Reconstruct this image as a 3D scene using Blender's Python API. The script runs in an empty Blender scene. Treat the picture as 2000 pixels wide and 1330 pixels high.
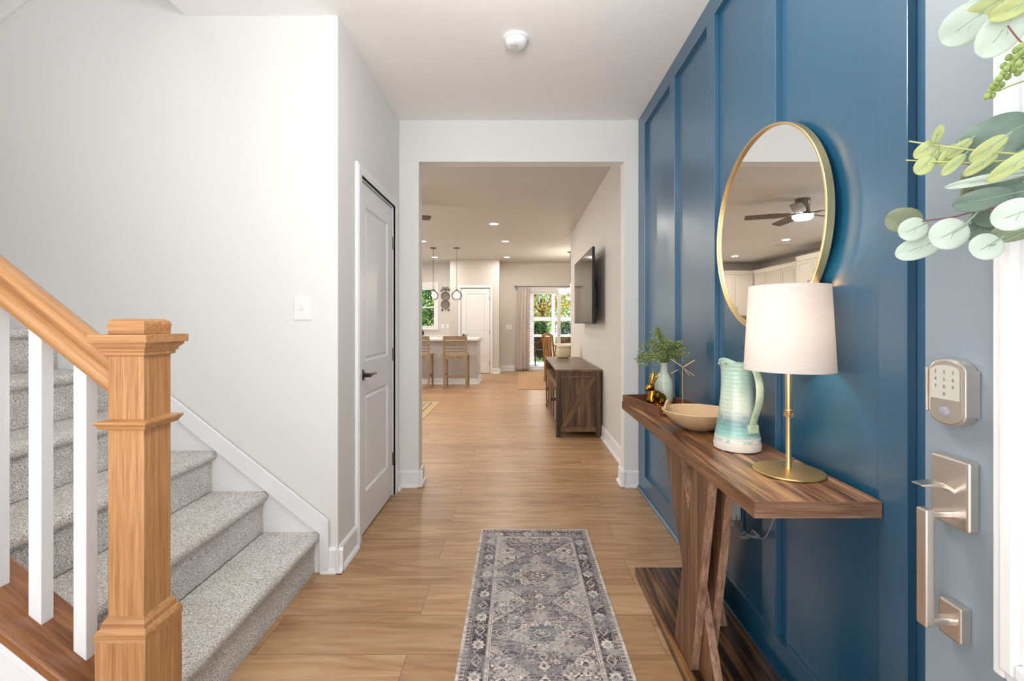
import bpy, bmesh, math, random
from mathutils import Vector, Matrix, noise
import numpy as np
random.seed(7)
SC = bpy.context.scene
COL = SC.collection
PI = math.pi
# ------------------------------------------------------------------ camera
EYE = 1.226
cam_d = bpy.data.cameras.new('camera'); cam = bpy.data.objects.new('camera', cam_d); COL.objects.link(cam)
cam.location = (0, 0, EYE); cam.rotation_euler = (PI/2, 0, 0)
cam_d.sensor_width = 36; cam_d.lens = 16.2
cam_d.shift_x = -12/2000; cam_d.shift_y = -35/2000
cam_d.clip_start = 0.02; cam_d.clip_end = 200
SC.camera = cam
# ------------------------------------------------------------------ world, sun, area lights, exposure
SC.view_settings.view_transform = 'Standard'; SC.view_settings.look = 'None'
SC.view_settings.gamma = 1.0; SC.view_settings.use_curve_mapping = False
SC.view_settings.exposure = -0.08
W = bpy.data.worlds.new('world'); SC.world = W; W.use_nodes = True
wn = W.node_tree.nodes; wl = W.node_tree.links
bg = wn['Background']; bg.inputs[0].default_value = (0.86, 0.93, 1.0, 1); bg.inputs[1].default_value = 1.25
sd = bpy.data.lights.new('sun', 'SUN'); sd.energy = 7.0; sd.angle = 0.02; sd.color = (1, .95, .86)
sun = bpy.data.objects.new('sun', sd); COL.objects.link(sun); sun.location = (6, 8, 12)
sun.rotation_euler = Vector((0.62, -0.16, 0.85)).to_track_quat('Z', 'Y').to_euler()
def area(name, loc, look, sx, sy, power, col=(1, 1, 1)):
    d = bpy.data.lights.new(name, 'AREA'); d.shape = 'RECTANGLE'; d.size = sx; d.size_y = sy
    d.energy = power; d.color = col
    o = bpy.data.objects.new(name, d); COL.objects.link(o); o.location = loc
    o.rotation_euler = (Vector(loc) - Vector(look)).to_track_quat('Z', 'Y').to_euler(); return o
area('entry_daylight', (-0.6, -0.6, 1.5), (-0.3, 3.0, 1.6), 2.6, 2.2, 33, (0.95, 0.98, 1.0))
area('stairwell_daylight', (-2.6, 0.9, 5.2), (-2.3, 1.5, 0), 1.8, 1.4, 14, (0.97, 0.99, 1.0))
area('living_side_fill', (-4.35, 5.6, 1.5), (0, 5.9, 1.2), 2.4, 1.6, 82, (0.96, 0.99, 1.0))  # added side light for an assumed window that is not modelled
area('ceiling_fill', (-0.5, 0.3, 1.0), (-0.4, 1.6, 2.74), 1.2, 0.8, 5, (1.0, 0.99, 0.97))  # unseen fill added near the camera, aimed up to brighten the ceiling
d = bpy.data.lights.new('foyer_fill', 'POINT'); d.energy = 35; d.shadow_soft_size = .16; d.color = (1, .96, .9)  # no fixture here: unseen point light added to brighten closet wall and ceiling
o = bpy.data.objects.new('foyer_fill', d); COL.objects.link(o); o.location = (-.05, 1.25, 2.28)
area('patio_daylight', (1.1, 11.9, 1.2), (0.6, 6, 0.9), 1.6, 1.8, 14, (1.0, 0.98, 0.94))
area('kitchen_window_daylight', (-2.55, 11.9, 1.65), (-2.4, 8, 1.2), 0.8, 1.0, 6, (1.0, 0.99, 0.95))

# ------------------------------------------------------------------ materials
M = {}
def srgb(r, g, b):
    f = lambda c: (c/255/12.92) if c/255 <= .04045 else ((c/255+.055)/1.055)**2.4
    return (f(r), f(g), f(b), 1)
def newmat(name):
    m = bpy.data.materials.new(name); m.use_nodes = True
    nt = m.node_tree; return m, nt, nt.nodes['Principled BSDF'], nt.nodes, nt.links
def plain(name, col, rough=.5, metal=0, spec=.5, bump=0, bscale=200, mottle=0, mscale=4, coat=0):
    m, nt, b, N, L = newmat(name)
    b.inputs['Base Color'].default_value = col; b.inputs['Roughness'].default_value = rough
    b.inputs['Metallic'].default_value = metal; b.inputs['Specular IOR Level'].default_value = spec
    b.inputs['Coat Weight'].default_value = coat
    tc = N.new('ShaderNodeTexCoord')
    if mottle:
        n = N.new('ShaderNodeTexNoise'); n.inputs['Scale'].default_value = mscale; n.inputs['Detail'].default_value = 5
        L.new(tc.outputs['Object'], n.inputs['Vector'])
        r = N.new('ShaderNodeValToRGB'); L.new(n.outputs['Fac'], r.inputs[0])
        r.color_ramp.elements[0].position = .3; r.color_ramp.elements[1].position = .7
        r.color_ramp.elements[0].color = tuple(c*(1-mottle) for c in col[:3]) + (1,)
        r.color_ramp.elements[1].color = tuple(min(1, c*(1+mottle)) for c in col[:3]) + (1,)
        L.new(r.outputs[0], b.inputs['Base Color'])
    if bump:
        n = N.new('ShaderNodeTexNoise'); n.inputs['Scale'].default_value = bscale; n.inputs['Detail'].default_value = 3
        L.new(tc.outputs['Object'], n.inputs['Vector'])
        bp = N.new('ShaderNodeBump'); bp.inputs['Strength'].default_value = bump; bp.inputs['Distance'].default_value = .002
        L.new(n.outputs['Fac'], bp.inputs['Height']); L.new(bp.outputs[0], b.inputs['Normal'])
    M[name] = m; return m
def wood(name, c, along='x', scale=1.0, rough=.4, contrast=1.0, pores=0.5, rot=0.0, coat=0, cross=13, dist=.35):
    """c: three colours dark->light"""
    m, nt, b, N, L = newmat(name)
    tc = N.new('ShaderNodeTexCoord'); mr = N.new('ShaderNodeMapping'); mr.vector_type = 'POINT'
    mr.inputs['Rotation'].default_value = (0, rot, 0); L.new(tc.outputs['Object'], mr.inputs[0])
    mp = N.new('ShaderNodeMapping'); k = {'x': (1.1, cross, cross), 'y': (cross, 1.1, cross), 'z': (cross, cross, 1.1)}[along]
    mp.inputs['Scale'].default_value = tuple(v*scale for v in k); L.new(mr.outputs[0], mp.inputs[0])
    n = N.new('ShaderNodeTexNoise'); n.inputs['Scale'].default_value = 1.6; n.inputs['Detail'].default_value = 7
    n.inputs['Roughness'].default_value = .62; n.inputs['Distortion'].default_value = dist
    L.new(mp.outputs[0], n.inputs['Vector'])
    r = N.new('ShaderNodeValToRGB'); L.new(n.outputs['Fac'], r.inputs[0]); e = r.color_ramp.elements
    w = .17/contrast
    e[0].position = .5-w; e[0].color = c[0]; e[1].position = .5+w; e[1].color = c[2]
    x = e.new(.5); x.color = c[1]
    mp2 = N.new('ShaderNodeMapping'); mp2.inputs['Scale'].default_value = tuple(v*scale*(5 if v > 2 else 2.2) for v in k); L.new(mr.outputs[0], mp2.inputs[0])
    n2 = N.new('ShaderNodeTexNoise'); n2.inputs['Scale'].default_value = 2.5; n2.inputs['Detail'].default_value = 3
    L.new(mp2.outputs[0], n2.inputs['Vector'])
    r2 = N.new('ShaderNodeValToRGB'); L.new(n2.outputs['Fac'], r2.inputs[0])
    r2.color_ramp.elements[0].position = .32; r2.color_ramp.elements[1].position = .5
    g = 1-pores*.6; r2.color_ramp.elements[0].color = (g, g*.95, g*.9, 1)
    mx = N.new('ShaderNodeMix'); mx.data_type = 'RGBA'; mx.blend_type = 'MULTIPLY'; mx.inputs[0].default_value = 1
    L.new(r.outputs[0], mx.inputs[6]); L.new(r2.outputs[0], mx.inputs[7]); L.new(mx.outputs[2], b.inputs['Base Color'])
    b.inputs['Roughness'].default_value = rough; b.inputs['Coat Weight'].default_value = coat
    bp = N.new('ShaderNodeBump'); bp.inputs['Strength'].default_value = .15; bp.inputs['Distance'].default_value = .001
    L.new(n2.outputs['Fac'], bp.inputs['Height']); L.new(bp.outputs[0], b.inputs['Normal'])
    M[name] = m; return m
def emit(name, col, s):
    m, nt, b, N, L = newmat(name)
    b.inputs['Base Color'].default_value = col; b.inputs['Emission Color'].default_value = col
    b.inputs['Emission Strength'].default_value = s; M[name] = m
def glass(name, col=(1, 1, 1, 1), gloss=.08):
    m = bpy.data.materials.new(name); m.use_nodes = True; N = m.node_tree.nodes; L = m.node_tree.links
    N.clear(); o = N.new('ShaderNodeOutputMaterial'); t = N.new('ShaderNodeBsdfTransparent'); g = N.new('ShaderNodeBsdfGlossy')
    t.inputs[0].default_value = col; g.inputs['Roughness'].default_value = .03; x = N.new('ShaderNodeMixShader')
    f = N.new('ShaderNodeFresnel'); f.inputs[0].default_value = 1.2
    L.new(f.outputs[0], x.inputs[0]); L.new(t.outputs[0], x.inputs[1]); L.new(g.outputs[0], x.inputs[2]); L.new(x.outputs[0], o.inputs[0]); M[name] = m

plain('wall', srgb(231, 230, 227), .55, bump=.08, bscale=350)
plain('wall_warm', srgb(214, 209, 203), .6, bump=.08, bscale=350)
plain('ceiling', srgb(248, 247, 245), .75, bump=.1, bscale=300)
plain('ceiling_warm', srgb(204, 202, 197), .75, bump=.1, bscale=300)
plain('white', srgb(240, 240, 241), .35)
plain('white_plastic', srgb(238, 238, 238), .3)
plain('white_brick', srgb(225, 222, 216), .8, mottle=.1, mscale=20)
plain('blue', srgb(26, 86, 118), .3, spec=1.0, bump=.05, bscale=250); M['blue'].node_tree.nodes['Principled BSDF'].inputs['IOR'].default_value = 1.7
plain('nickel', srgb(228, 218, 208), .3, 1, bump=.02, bscale=500)
plain('dark_nickel', srgb(110, 104, 100), .3, 1)
plain('brass', srgb(236, 208, 156), .36, 1)
plain('brass_brushed', srgb(222, 186, 128), .4, 1, bump=.05, bscale=600)
plain('gold', srgb(186, 136, 50), .09, 1)
plain('bronze', srgb(70, 60, 54), .4, .8)
plain('black', srgb(16, 15, 15), .45)
plain('shadow_gap', srgb(20, 18, 17), .8)
plain('screen', srgb(12, 12, 13), .06, spec=.9)
plain('door_paint', srgb(140, 151, 160), .42, bump=.05, bscale=120)
plain('quartz', srgb(238, 235, 230), .2)
plain('cabinet', srgb(222, 214, 204), .4)
plain('island_grey', srgb(205, 202, 200), .5)
plain('tan_rug', srgb(190, 150, 112), .95, bump=.3, bscale=300, mottle=.06, mscale=6)
plain('bowl_clay', srgb(214, 180, 140), .5, mottle=.04, mscale=30)
plain('basket_clay', srgb(222, 204, 168), .7, bump=.4, bscale=60)
plain('cord_grey', srgb(150, 150, 158), .3)
plain('curtain', srgb(206, 197, 190), .9, bump=.2, bscale=400)
plain('eucalyptus_green', srgb(122, 142, 128), .6, mottle=.15, mscale=30)
plain('eucalyptus_pale', srgb(196, 208, 194), .6, mottle=.05, mscale=30)
plain('eucalyptus_lime', srgb(180, 188, 126), .55, mottle=.1, mscale=30)
plain('eucalyptus_olive', srgb(140, 148, 118), .6, mottle=.12, mscale=30)
plain('seed_green', srgb(150, 170, 96), .55)
plain('twig_red', srgb(130, 80, 80), .6)
plain('leaf_vein', srgb(150, 176, 146), .6)
plain('sprig_green', srgb(124, 138, 70), .6, mottle=.3, mscale=90)
plain('sprig_pale', srgb(172, 184, 132), .6, mottle=.2, mscale=90)
plain('tree_green', srgb(110, 165, 66), .6, mottle=.35, mscale=8)
plain('tree_bright', srgb(190, 214, 120), .6, mottle=.3, mscale=8)
plain('tree_gold', srgb(214, 172, 84), .6, mottle=.35, mscale=8)
plain('bush_dark', srgb(34, 74, 34), .6, mottle=.35, mscale=14)
plain('bush_red', srgb(140, 52, 30), .6, mottle=.45, mscale=14)
plain('bark', srgb(120, 90, 64), .9, mottle=.25, mscale=20)
plain('patio', srgb(205, 205, 208), .8, mottle=.04)
plain('grass', srgb(96, 120, 62), .9, mottle=.25, mscale=9)
plain('plate_metal', srgb(120, 116, 108), .45, .6, bump=.6, bscale=60)
plain('pendant_metal', srgb(120, 112, 104), .3, 1)
plain('vent', srgb(205, 200, 195), .5)
plain('fan_blade', srgb(104, 94, 86), .5, mottle=.1, mscale=20)
glass('pane'); glass('globe')
emit('downlight', (1, .93, .84, 1), 9); emit('bulb', (1, .85, .66, 1), 14); emit('shade_glow', (1, .93, .84, 1), 3.5)
emit('fan_light', (1, .97, .93, 1), 7)
m, nt, b, N, L = newmat('mirror'); b.inputs['Metallic'].default_value = 1; b.inputs['Roughness'].default_value = 0.0
b.inputs['Base Color'].default_value = (.93, .93, .92, 1); M['mirror'] = m
O3 = [srgb(160, 108, 66), srgb(188, 136, 88), srgb(204, 156, 108)]
wood('oak_z', O3, 'z', 1.8, .42, .8, .5, cross=30, dist=.15)
wood('oak_x', O3, 'x', 1.8, .42, .8, .45, cross=30, dist=.15)
wood('oak_y', O3, 'y', 1.8, .38, 1, .45, coat=.2)
SL = math.atan(.795)
wood('oak_slope', O3, 'x', 1.2, .38, .8, .3, rot=-SL, cross=30, dist=.15)
wood('oak_cap', [srgb(112, 66, 36), srgb(146, 94, 56), srgb(172, 118, 74)], 'x', 1.4, .38, 1.1, .4, rot=-SL, coat=.2)
WAL = [srgb(58, 34, 22), srgb(128, 86, 54), srgb(186, 144, 104)]
wood('walnut_y', WAL, 'y', .9, .28, 1.2, .6, cross=26)
wood('walnut_z', [srgb(78, 50, 32), srgb(118, 80, 52), srgb(148, 108, 76)], 'z', 1.0, .45, 1, .5, cross=26)
wood('walnut_edge', [srgb(110, 78, 60), srgb(150, 112, 88), srgb(182, 146, 120)], 'x', 1.6, .45, 1, .7)
wood('leg_edge', [srgb(128, 92, 72), srgb(164, 124, 100), srgb(190, 152, 126)], 'z', 1.6, .45, 1, .6, cross=30)
wood('walnut_edge_y', [srgb(92, 60, 38), srgb(122, 84, 56), srgb(146, 106, 74)], 'y', 1.6, .45, 1, .5)
wood('walnut_base', [srgb(30, 18, 12), srgb(86, 56, 34), srgb(150, 108, 64)], 'y', .8, .25, 1.4, .6, cross=24)
wood('tray_wood', [srgb(84, 50, 32), srgb(112, 70, 46), srgb(136, 90, 62)], 'y', 1.5, .4, 1, .3)
wood('rustic_z', [srgb(44, 31, 22), srgb(86, 62, 44), srgb(140, 100, 66)], 'z', .8, .5, 1, .5)
wood('rustic_y', [srgb(84, 60, 42), srgb(118, 88, 62), srgb(142, 110, 80)], 'y', .8, .4, .8, .4)
wood('rustic_brown', [srgb(74, 50, 33), srgb(122, 90, 62), srgb(156, 118, 84)], 'x', .9, .5, 1, .5, rot=0.9)
wood('stool_wood', [srgb(132, 108, 82), srgb(158, 134, 104), srgb(178, 154, 122)], 'z', 1.2, .5, .8, .3)
wood('chair_wood', [srgb(130, 90, 48), srgb(166, 120, 68), srgb(190, 146, 90)], 'z', 1.2, .4, 1, .4)
wood('table_wood', [srgb(150, 120, 90), srgb(184, 152, 118), srgb(200, 172, 140)], 'x', 1.2, .4, .8, .3)

def floor_mat():
    m, nt, b, N, L = newmat('floor_planks')
    tc = N.new('ShaderNodeTexCoord'); mp = N.new('ShaderNodeMapping'); L.new(tc.outputs['Object'], mp.inputs[0])
    mp.inputs['Location'].default_value = (.41, -1.7018+.2286*20, 0)
    br = N.new('ShaderNodeTexBrick'); L.new(mp.outputs[0], br.inputs['Vector'])
    br.offset = .37; br.offset_frequency = 2; br.inputs['Scale'].default_value = 1
    br.inputs['Brick Width'].default_value = 1.52; br.inputs['Row Height'].default_value = .2286
    br.inputs['Mortar Size'].default_value = .0011; br.inputs['Mortar Smooth'].default_value = .2
    br.inputs['Color1'].default_value = (0, 0, 0, 1); br.inputs['Color2'].default_value = (1, 1, 1, 1); br.inputs['Mortar'].default_value = (.5, .5, .5, 1)
    # grain, shifted by plank
    mul = N.new('ShaderNodeVectorMath'); mul.operation = 'SCALE'; mul.inputs['Scale'].default_value = 7
    L.new(br.outputs['Color'], mul.inputs[0])
    add = N.new('ShaderNodeVectorMath'); L.new(mp.outputs[0], add.inputs[0]); L.new(mul.outputs[0], add.inputs[1])
    m2 = N.new('ShaderNodeMapping'); m2.inputs['Scale'].default_value = (1.0, 9, 1); L.new(add.outputs[0], m2.inputs[0])
    n = N.new('ShaderNodeTexNoise'); n.inputs['Scale'].default_value = 1.7; n.inputs['Detail'].default_value = 8
    n.inputs['Roughness'].default_value = .6; n.inputs['Distortion'].default_value = 1.6; L.new(m2.outputs[0], n.inputs['Vector'])
    r = N.new('ShaderNodeValToRGB'); e = r.color_ramp.elements; L.new(n.outputs['Fac'], r.inputs[0])
    e[0].position = .3; e[0].color = srgb(158, 120, 86); e[1].position = .72; e[1].color = srgb(206, 172, 136)
    x = e.new(.5); x.color = srgb(188, 150, 112)
    hs = N.new('ShaderNodeMix'); hs.data_type = 'RGBA'; hs.blend_type = 'MULTIPLY'; hs.inputs[0].default_value = 1
    rr = N.new('ShaderNodeValToRGB'); rr.color_ramp.elements[0].color = (.84, .81, .79, 1); rr.color_ramp.elements[1].color = (1.06, 1.05, 1.04, 1)
    L.new(br.outputs['Color'], rr.inputs[0]); L.new(r.outputs[0], hs.inputs[6]); L.new(rr.outputs[0], hs.inputs[7])
    mo = N.new('ShaderNodeMix'); mo.data_type = 'RGBA'; mo.inputs[7].default_value = srgb(112, 78, 54)
    L.new(br.outputs['Fac'], mo.inputs[0]); L.new(hs.outputs[2], mo.inputs[6]); L.new(mo.outputs[2], b.inputs['Base Color'])
    b.inputs['Roughness'].default_value = .34; b.inputs['Specular IOR Level'].default_value = .4
    bp = N.new('ShaderNodeBump'); bp.inputs['Strength'].default_value = .4; bp.inputs['Distance'].default_value = .001; bp.invert = True
    L.new(br.outputs['Fac'], bp.inputs['Height']); L.new(bp.outputs[0], b.inputs['Normal']); M['floor'] = m
floor_mat()
def carpet_mat():
    m, nt, b, N, L = newmat('stair_carpet')
    tc = N.new('ShaderNodeTexCoord')
    n = N.new('ShaderNodeTexNoise'); n.inputs['Scale'].default_value = 230; n.inputs['Detail'].default_value = 3; L.new(tc.outputs['Object'], n.inputs['Vector'])
    n3 = N.new('ShaderNodeTexNoise'); n3.inputs['Scale'].default_value = 9; n3.inputs['Detail'].default_value = 4; L.new(tc.outputs['Object'], n3.inputs['Vector'])
    r = N.new('ShaderNodeValToRGB'); e = r.color_ramp.elements; L.new(n.outputs['Fac'], r.inputs[0])
    e[0].position = .34; e[0].color = srgb(164, 157, 150); e[1].position = .6; e[1].color = srgb(252, 249, 245)
    r3 = N.new('ShaderNodeValToRGB'); L.new(n3.outputs['Fac'], r3.inputs[0]); r3.color_ramp.elements[0].position = .35; r3.color_ramp.elements[1].position = .65
    r3.color_ramp.elements[0].color = (.88, .87, .86, 1)
    mx = N.new('ShaderNodeMix'); mx.data_type = 'RGBA'; mx.blend_type = 'MULTIPLY'; mx.inputs[0].default_value = 1
    L.new(r.outputs[0], mx.inputs[6]); L.new(r3.outputs[0], mx.inputs[7]); L.new(mx.outputs[2], b.inputs['Base Color'])
    b.inputs['Roughness'].default_value = 1; b.inputs['Specular IOR Level'].default_value = .1
    bp = N.new('ShaderNodeBump'); bp.inputs['Strength'].default_value = 1; bp.inputs['Distance'].default_value = .006
    L.new(n.outputs['Fac'], bp.inputs['Height']); L.new(bp.outputs[0], b.inputs['Normal']); M['carpet'] = m
carpet_mat()
def attr_mat(name, rough=.95, bump=.4, bs=500):
    m, nt, b, N, L = newmat(name); a = N.new('ShaderNodeAttribute'); a.attribute_name = 'weave'
    L.new(a.outputs['Color'], b.inputs['Base Color']); b.inputs['Roughness'].default_value = rough; b.inputs['Specular IOR Level'].default_value = .15
    tc = N.new('ShaderNodeTexCoord'); n = N.new('ShaderNodeTexNoise'); n.inputs['Scale'].default_value = bs; L.new(tc.outputs['Object'], n.inputs['Vector'])
    bp = N.new('ShaderNodeBump'); bp.inputs['Strength'].default_value = bump; bp.inputs['Distance'].default_value = .002
    L.new(n.outputs['Fac'], bp.inputs['Height']); L.new(bp.outputs[0], b.inputs['Normal']); M[name] = m
attr_mat('rug')
def shade_mat():
    m = bpy.data.materials.new('linen_shade'); m.use_nodes = True; N = m.node_tree.nodes; L = m.node_tree.links
    N.clear(); o = N.new('ShaderNodeOutputMaterial'); d = N.new('ShaderNodeBsdfDiffuse'); t = N.new('ShaderNodeBsdfTranslucent'); x = N.new('ShaderNodeMixShader')
    tc = N.new('ShaderNodeTexCoord'); mp = N.new('ShaderNodeMapping'); mp.inputs['Scale'].default_value = (6, 6, 260); L.new(tc.outputs['Object'], mp.inputs[0])
    n = N.new('ShaderNodeTexNoise'); n.inputs['Scale'].default_value = 2; n.inputs['Detail'].default_value = 4; L.new(mp.outputs[0], n.inputs['Vector'])
    r = N.new('ShaderNodeValToRGB'); L.new(n.outputs['Fac'], r.inputs[0]); r.color_ramp.elements[0].position = .3; r.color_ramp.elements[1].position = .7
    r.color_ramp.elements[0].color = srgb(244, 236, 231); r.color_ramp.elements[1].color = srgb(249, 244, 240)
    L.new(r.outputs[0], d.inputs[0]); L.new(r.outputs[0], t.inputs[0]); x.inputs[0].default_value = .45
    L.new(d.outputs[0], x.inputs[1]); L.new(t.outputs[0], x.inputs[2]); L.new(x.outputs[0], o.inputs[0]); M['shade'] = m
shade_mat()
def pitcher_mat():
    m, nt, b, N, L = newmat('pitcher_glaze'); tc = N.new('ShaderNodeTexCoord'); s = N.new('ShaderNodeSeparateXYZ'); L.new(tc.outputs['Object'], s.inputs[0])
    n = N.new('ShaderNodeTexNoise'); n.inputs['Scale'].default_value = 45; n.inputs['Detail'].default_value = 5; L.new(tc.outputs['Object'], n.inputs['Vector'])
    ma = N.new('ShaderNodeMath'); ma.operation = 'MULTIPLY_ADD'; ma.inputs[1].default_value = .05; L.new(n.outputs['Fac'], ma.inputs[0]); L.new(s.outputs['Z'], ma.inputs[2])
    dv = N.new('ShaderNodeMath'); dv.operation = 'DIVIDE'; dv.inputs[1].default_value = .35; L.new(ma.outputs[0], dv.inputs[0])
    r = N.new('ShaderNodeValToRGB'); e = r.color_ramp.elements; L.new(dv.outputs[0], r.inputs[0])
    e[0].position = 0; e[0].color = srgb(232, 224, 212); e[1].position = 1; e[1].color = srgb(186, 214, 194)
    for p, c in ((.165, (232, 224, 212)), (.18, (168, 202, 190)), (.25, (146, 190, 180)), (.30, (122, 170, 166)), (.36, (120, 150, 150)), (.41, (166, 176, 172)), (.47, (198, 206, 190)), (.6, (200, 214, 196)), (.75, (184, 210, 194))):
        x = e.new(p); x.color = srgb(*c)
    L.new(r.outputs[0], b.inputs['Base Color']); b.inputs['Roughness'].default_value = .14; b.inputs['Coat Weight'].default_value = .3
    wv = N.new('ShaderNodeTexWave'); wv.bands_direction = 'Z'; wv.inputs['Scale'].default_value = 22; wv.inputs['Distortion'].default_value = 1.5; L.new(tc.outputs['Object'], wv.inputs['Vector'])
    bp = N.new('ShaderNodeBump'); bp.inputs['Strength'].default_value = .25; bp.inputs['Distance'].default_value = .002
    L.new(wv.outputs['Fac'], bp.inputs['Height']); L.new(bp.outputs[0], b.inputs['Normal']); M['pitcher'] = m
pitcher_mat()
plain('pitcher_handle', srgb(188, 208, 178), .18, mottle=.14, mscale=35, coat=.3, bump=.5, bscale=120)
plain('clay_raw', srgb(226, 218, 206), .75, bump=.3, bscale=200)
def vase_mat():
    m, nt, b, N, L = newmat('vase_glaze'); tc = N.new('ShaderNodeTexCoord')
    v = N.new('ShaderNodeTexNoise'); v.inputs['Scale'].default_value = 110; v.inputs['Detail'].default_value = 1; L.new(tc.outputs['Object'], v.inputs['Vector'])
    r = N.new('ShaderNodeValToRGB'); e = r.color_ramp.elements; L.new(v.outputs['Fac'], r.inputs[0])
    e[0].position = .27; e[0].color = srgb(120, 110, 60); e[1].position = .33; e[1].color = srgb(196, 208, 192)
    L.new(r.outputs[0], b.inputs['Base Color']); b.inputs['Roughness'].default_value = .25; M['vase'] = m
vase_mat()

# ------------------------------------------------------------------ mesh helpers
def wloc(o):
    v = Vector((0, 0, 0))
    while o: v = v + o.location; o = o.parent
    return v
def tag(o, label=None, cat=None, group=None, kind=None):
    if label: o['label'] = label
    if cat: o['category'] = cat
    if group: o['group'] = group
    if kind: o['kind'] = kind
    return o
def thing(name, loc, label, cat, group=None):
    o = bpy.data.objects.new(name, None); o.empty_display_size = .05; COL.objects.link(o); o.location = loc
    return tag(o, label, cat, group)
class MB:
    def __init__(s): s.b = bmesh.new(); s.T = Matrix.Identity(4)
    def v(s, p): return s.b.verts.new(s.T @ Vector(p))
    def face(s, vs):
        try: return s.b.faces.new(vs)
        except ValueError: return None
    def box(s, x0, x1, y0, y1, z0, z1):
        p = [s.v((x, y, z)) for z in (z0, z1) for (x, y) in ((x0, y0), (x1, y0), (x1, y1), (x0, y1))]
        for f in ((3, 2, 1, 0), (4, 5, 6, 7), (0, 1, 5, 4), (1, 2, 6, 5), (2, 3, 7, 6), (3, 0, 4, 7)): s.face([p[i] for i in f])
        return s
    def cbox(s, c, d): return s.box(c[0]-d[0]/2, c[0]+d[0]/2, c[1]-d[1]/2, c[1]+d[1]/2, c[2]-d[2]/2, c[2]+d[2]/2)
    def prism(s, poly, axis, a0, a1):
        """poly: 2D points in the plane across axis. axis x:(y,z) y:(x,z) z:(x,y)"""
        f = {'x': lambda p, a: (a, p[0], p[1]), 'y': lambda p, a: (p[0], a, p[1]), 'z': lambda p, a: (p[0], p[1], a)}[axis]
        A = [s.v(f(p, a0)) for p in poly]; B = [s.v(f(p, a1)) for p in poly]; n = len(poly)
        s.face(A); s.face(B[::-1])
        for i in range(n): s.face([A[i], A[(i+1) % n], B[(i+1) % n], B[i]][::-1])
        return s
    def lathe(s, prof, c=(0, 0, 0), seg=32, fn=None):
        rings = []
        for k, (r, z) in enumerate(prof):
            if r < 1e-6: rings.append([s.v((c[0], c[1], c[2]+z))]); continue
            ring = []
            for i in range(seg):
                a = 2*PI*i/seg; p = [c[0]+r*math.cos(a), c[1]+r*math.sin(a), c[2]+z]
                if fn: p = fn(p, a, r, z)
                ring.append(s.v(p))
            rings.append(ring)
        for A, B in zip(rings, rings[1:]):
            for i in range(seg):
                j = (i+1) % seg
                if len(A) == 1 and len(B) == 1: continue
                if len(A) == 1: s.face([A[0], B[j], B[i]][::-1])
                elif len(B) == 1: s.face([A[i], A[j], B[0]])
                else: s.face([A[i], A[j], B[j], B[i]])
        return s
    def tube(s, pts, r, seg=8, flat=None, up=Vector((0, 0, 1))):
        pts = [Vector(p) for p in pts]; rings = []
        rr = r if isinstance(r, (list, tuple)) else [r]*len(pts)
        prev = None
        for i, p in enumerate(pts):
            t = (pts[min(i+1, len(pts)-1)] - pts[max(i-1, 0)]).normalized()
            n = (prev - t*prev.dot(t)) if prev is not None else (up - t*up.dot(t))
            if n.length < 1e-4: n = Vector((1, 0, 0)) - t*t.x
            if n.length < 1e-4: n = Vector((0, 1, 0))
            n.normalize(); prev = n; bq = t.cross(n)
            fx, fy = flat if flat else (1, 1)
            rings.append([s.v(p + n*math.cos(2*PI*k/seg)*rr[i]*fx + bq*math.sin(2*PI*k/seg)*rr[i]*fy) for k in range(seg)])
        for A, B in zip(rings, rings[1:]):
            for k in range(seg): s.face([A[k], A[(k+1) % seg], B[(k+1) % seg], B[k]])
        s.face(rings[0][::-1]); s.face(rings[-1]); return s
    def disc(s, c, r, ax='z', seg=32):
        f = {'z': lambda a: (c[0]+r*math.cos(a), c[1]+r*math.sin(a), c[2]), 'x': lambda a: (c[0], c[1]+r*math.cos(a), c[2]+r*math.sin(a))}[ax]
        s.face([s.v(f(2*PI*i/seg)) for i in range(seg)]); return s
    def ball(s, c, r, seg=12, ring=8):
        r = r if isinstance(r, (tuple, list)) else (r, r, r)
        m = Matrix.Translation(Vector(c)) @ Matrix.Diagonal((r[0], r[1], r[2], 1))
        bmesh.ops.create_uvsphere(s.b, u_segments=seg, v_segments=ring, radius=1, matrix=s.T @ m); return s
    def build(s, name, mat, parent=None, bev=0, smooth=False, bseg=2, keep=False, subsurf=0):
        bmesh.ops.recalc_face_normals(s.b, faces=s.b.faces)
        me = bpy.data.meshes.new(name); o = bpy.data.objects.new(name, me)
        if parent: off = wloc(parent)
        elif keep: off = Vector((0, 0, 0))
        else:
            cs = [v.co for v in s.b.verts]
            off = Vector(((min(c.x for c in cs)+max(c.x for c in cs))/2, (min(c.y for c in cs)+max(c.y for c in cs))/2, min(c.z for c in cs)))
            o.location = off
        for v in s.b.verts: v.co -= off
        if smooth:
            for f in s.b.faces: f.smooth = True
        s.b.to_mesh(me); s.b.free()
        for mm in (mat if isinstance(mat, list) else [mat]): me.materials.append(M[mm])
        COL.objects.link(o)
        if parent: o.parent = parent
        if bev:
            q = o.modifiers.new('bevel', 'BEVEL'); q.width = bev; q.segments = bseg; q.limit_method = 'ANGLE'; q.angle_limit = .6
            for p in me.polygons: p.use_smooth = False
        if smooth and not bev:
            try: me.set_sharp_from_angle(angle=math.radians(42))
            except Exception: pass
        if subsurf:
            q = o.modifiers.new('sub', 'SUBSURF'); q.levels = subsurf; q.render_levels = subsurf
        return o
def struct(name, mb, mat, parent=None, bev=0, label=None, smooth=False):
    o = mb.build(name, mat, parent, bev=bev, keep=True, smooth=smooth)
    if not parent: tag(o, label, None, None, 'structure')
    return o
def copy_tree(o, parent=None):
    c = o.copy(); COL.objects.link(c); c.parent = parent
    for ch in [x for x in bpy.data.objects if x.parent == o]: copy_tree(ch, c)
    return c
def box(*a): return MB().box(*a)
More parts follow.
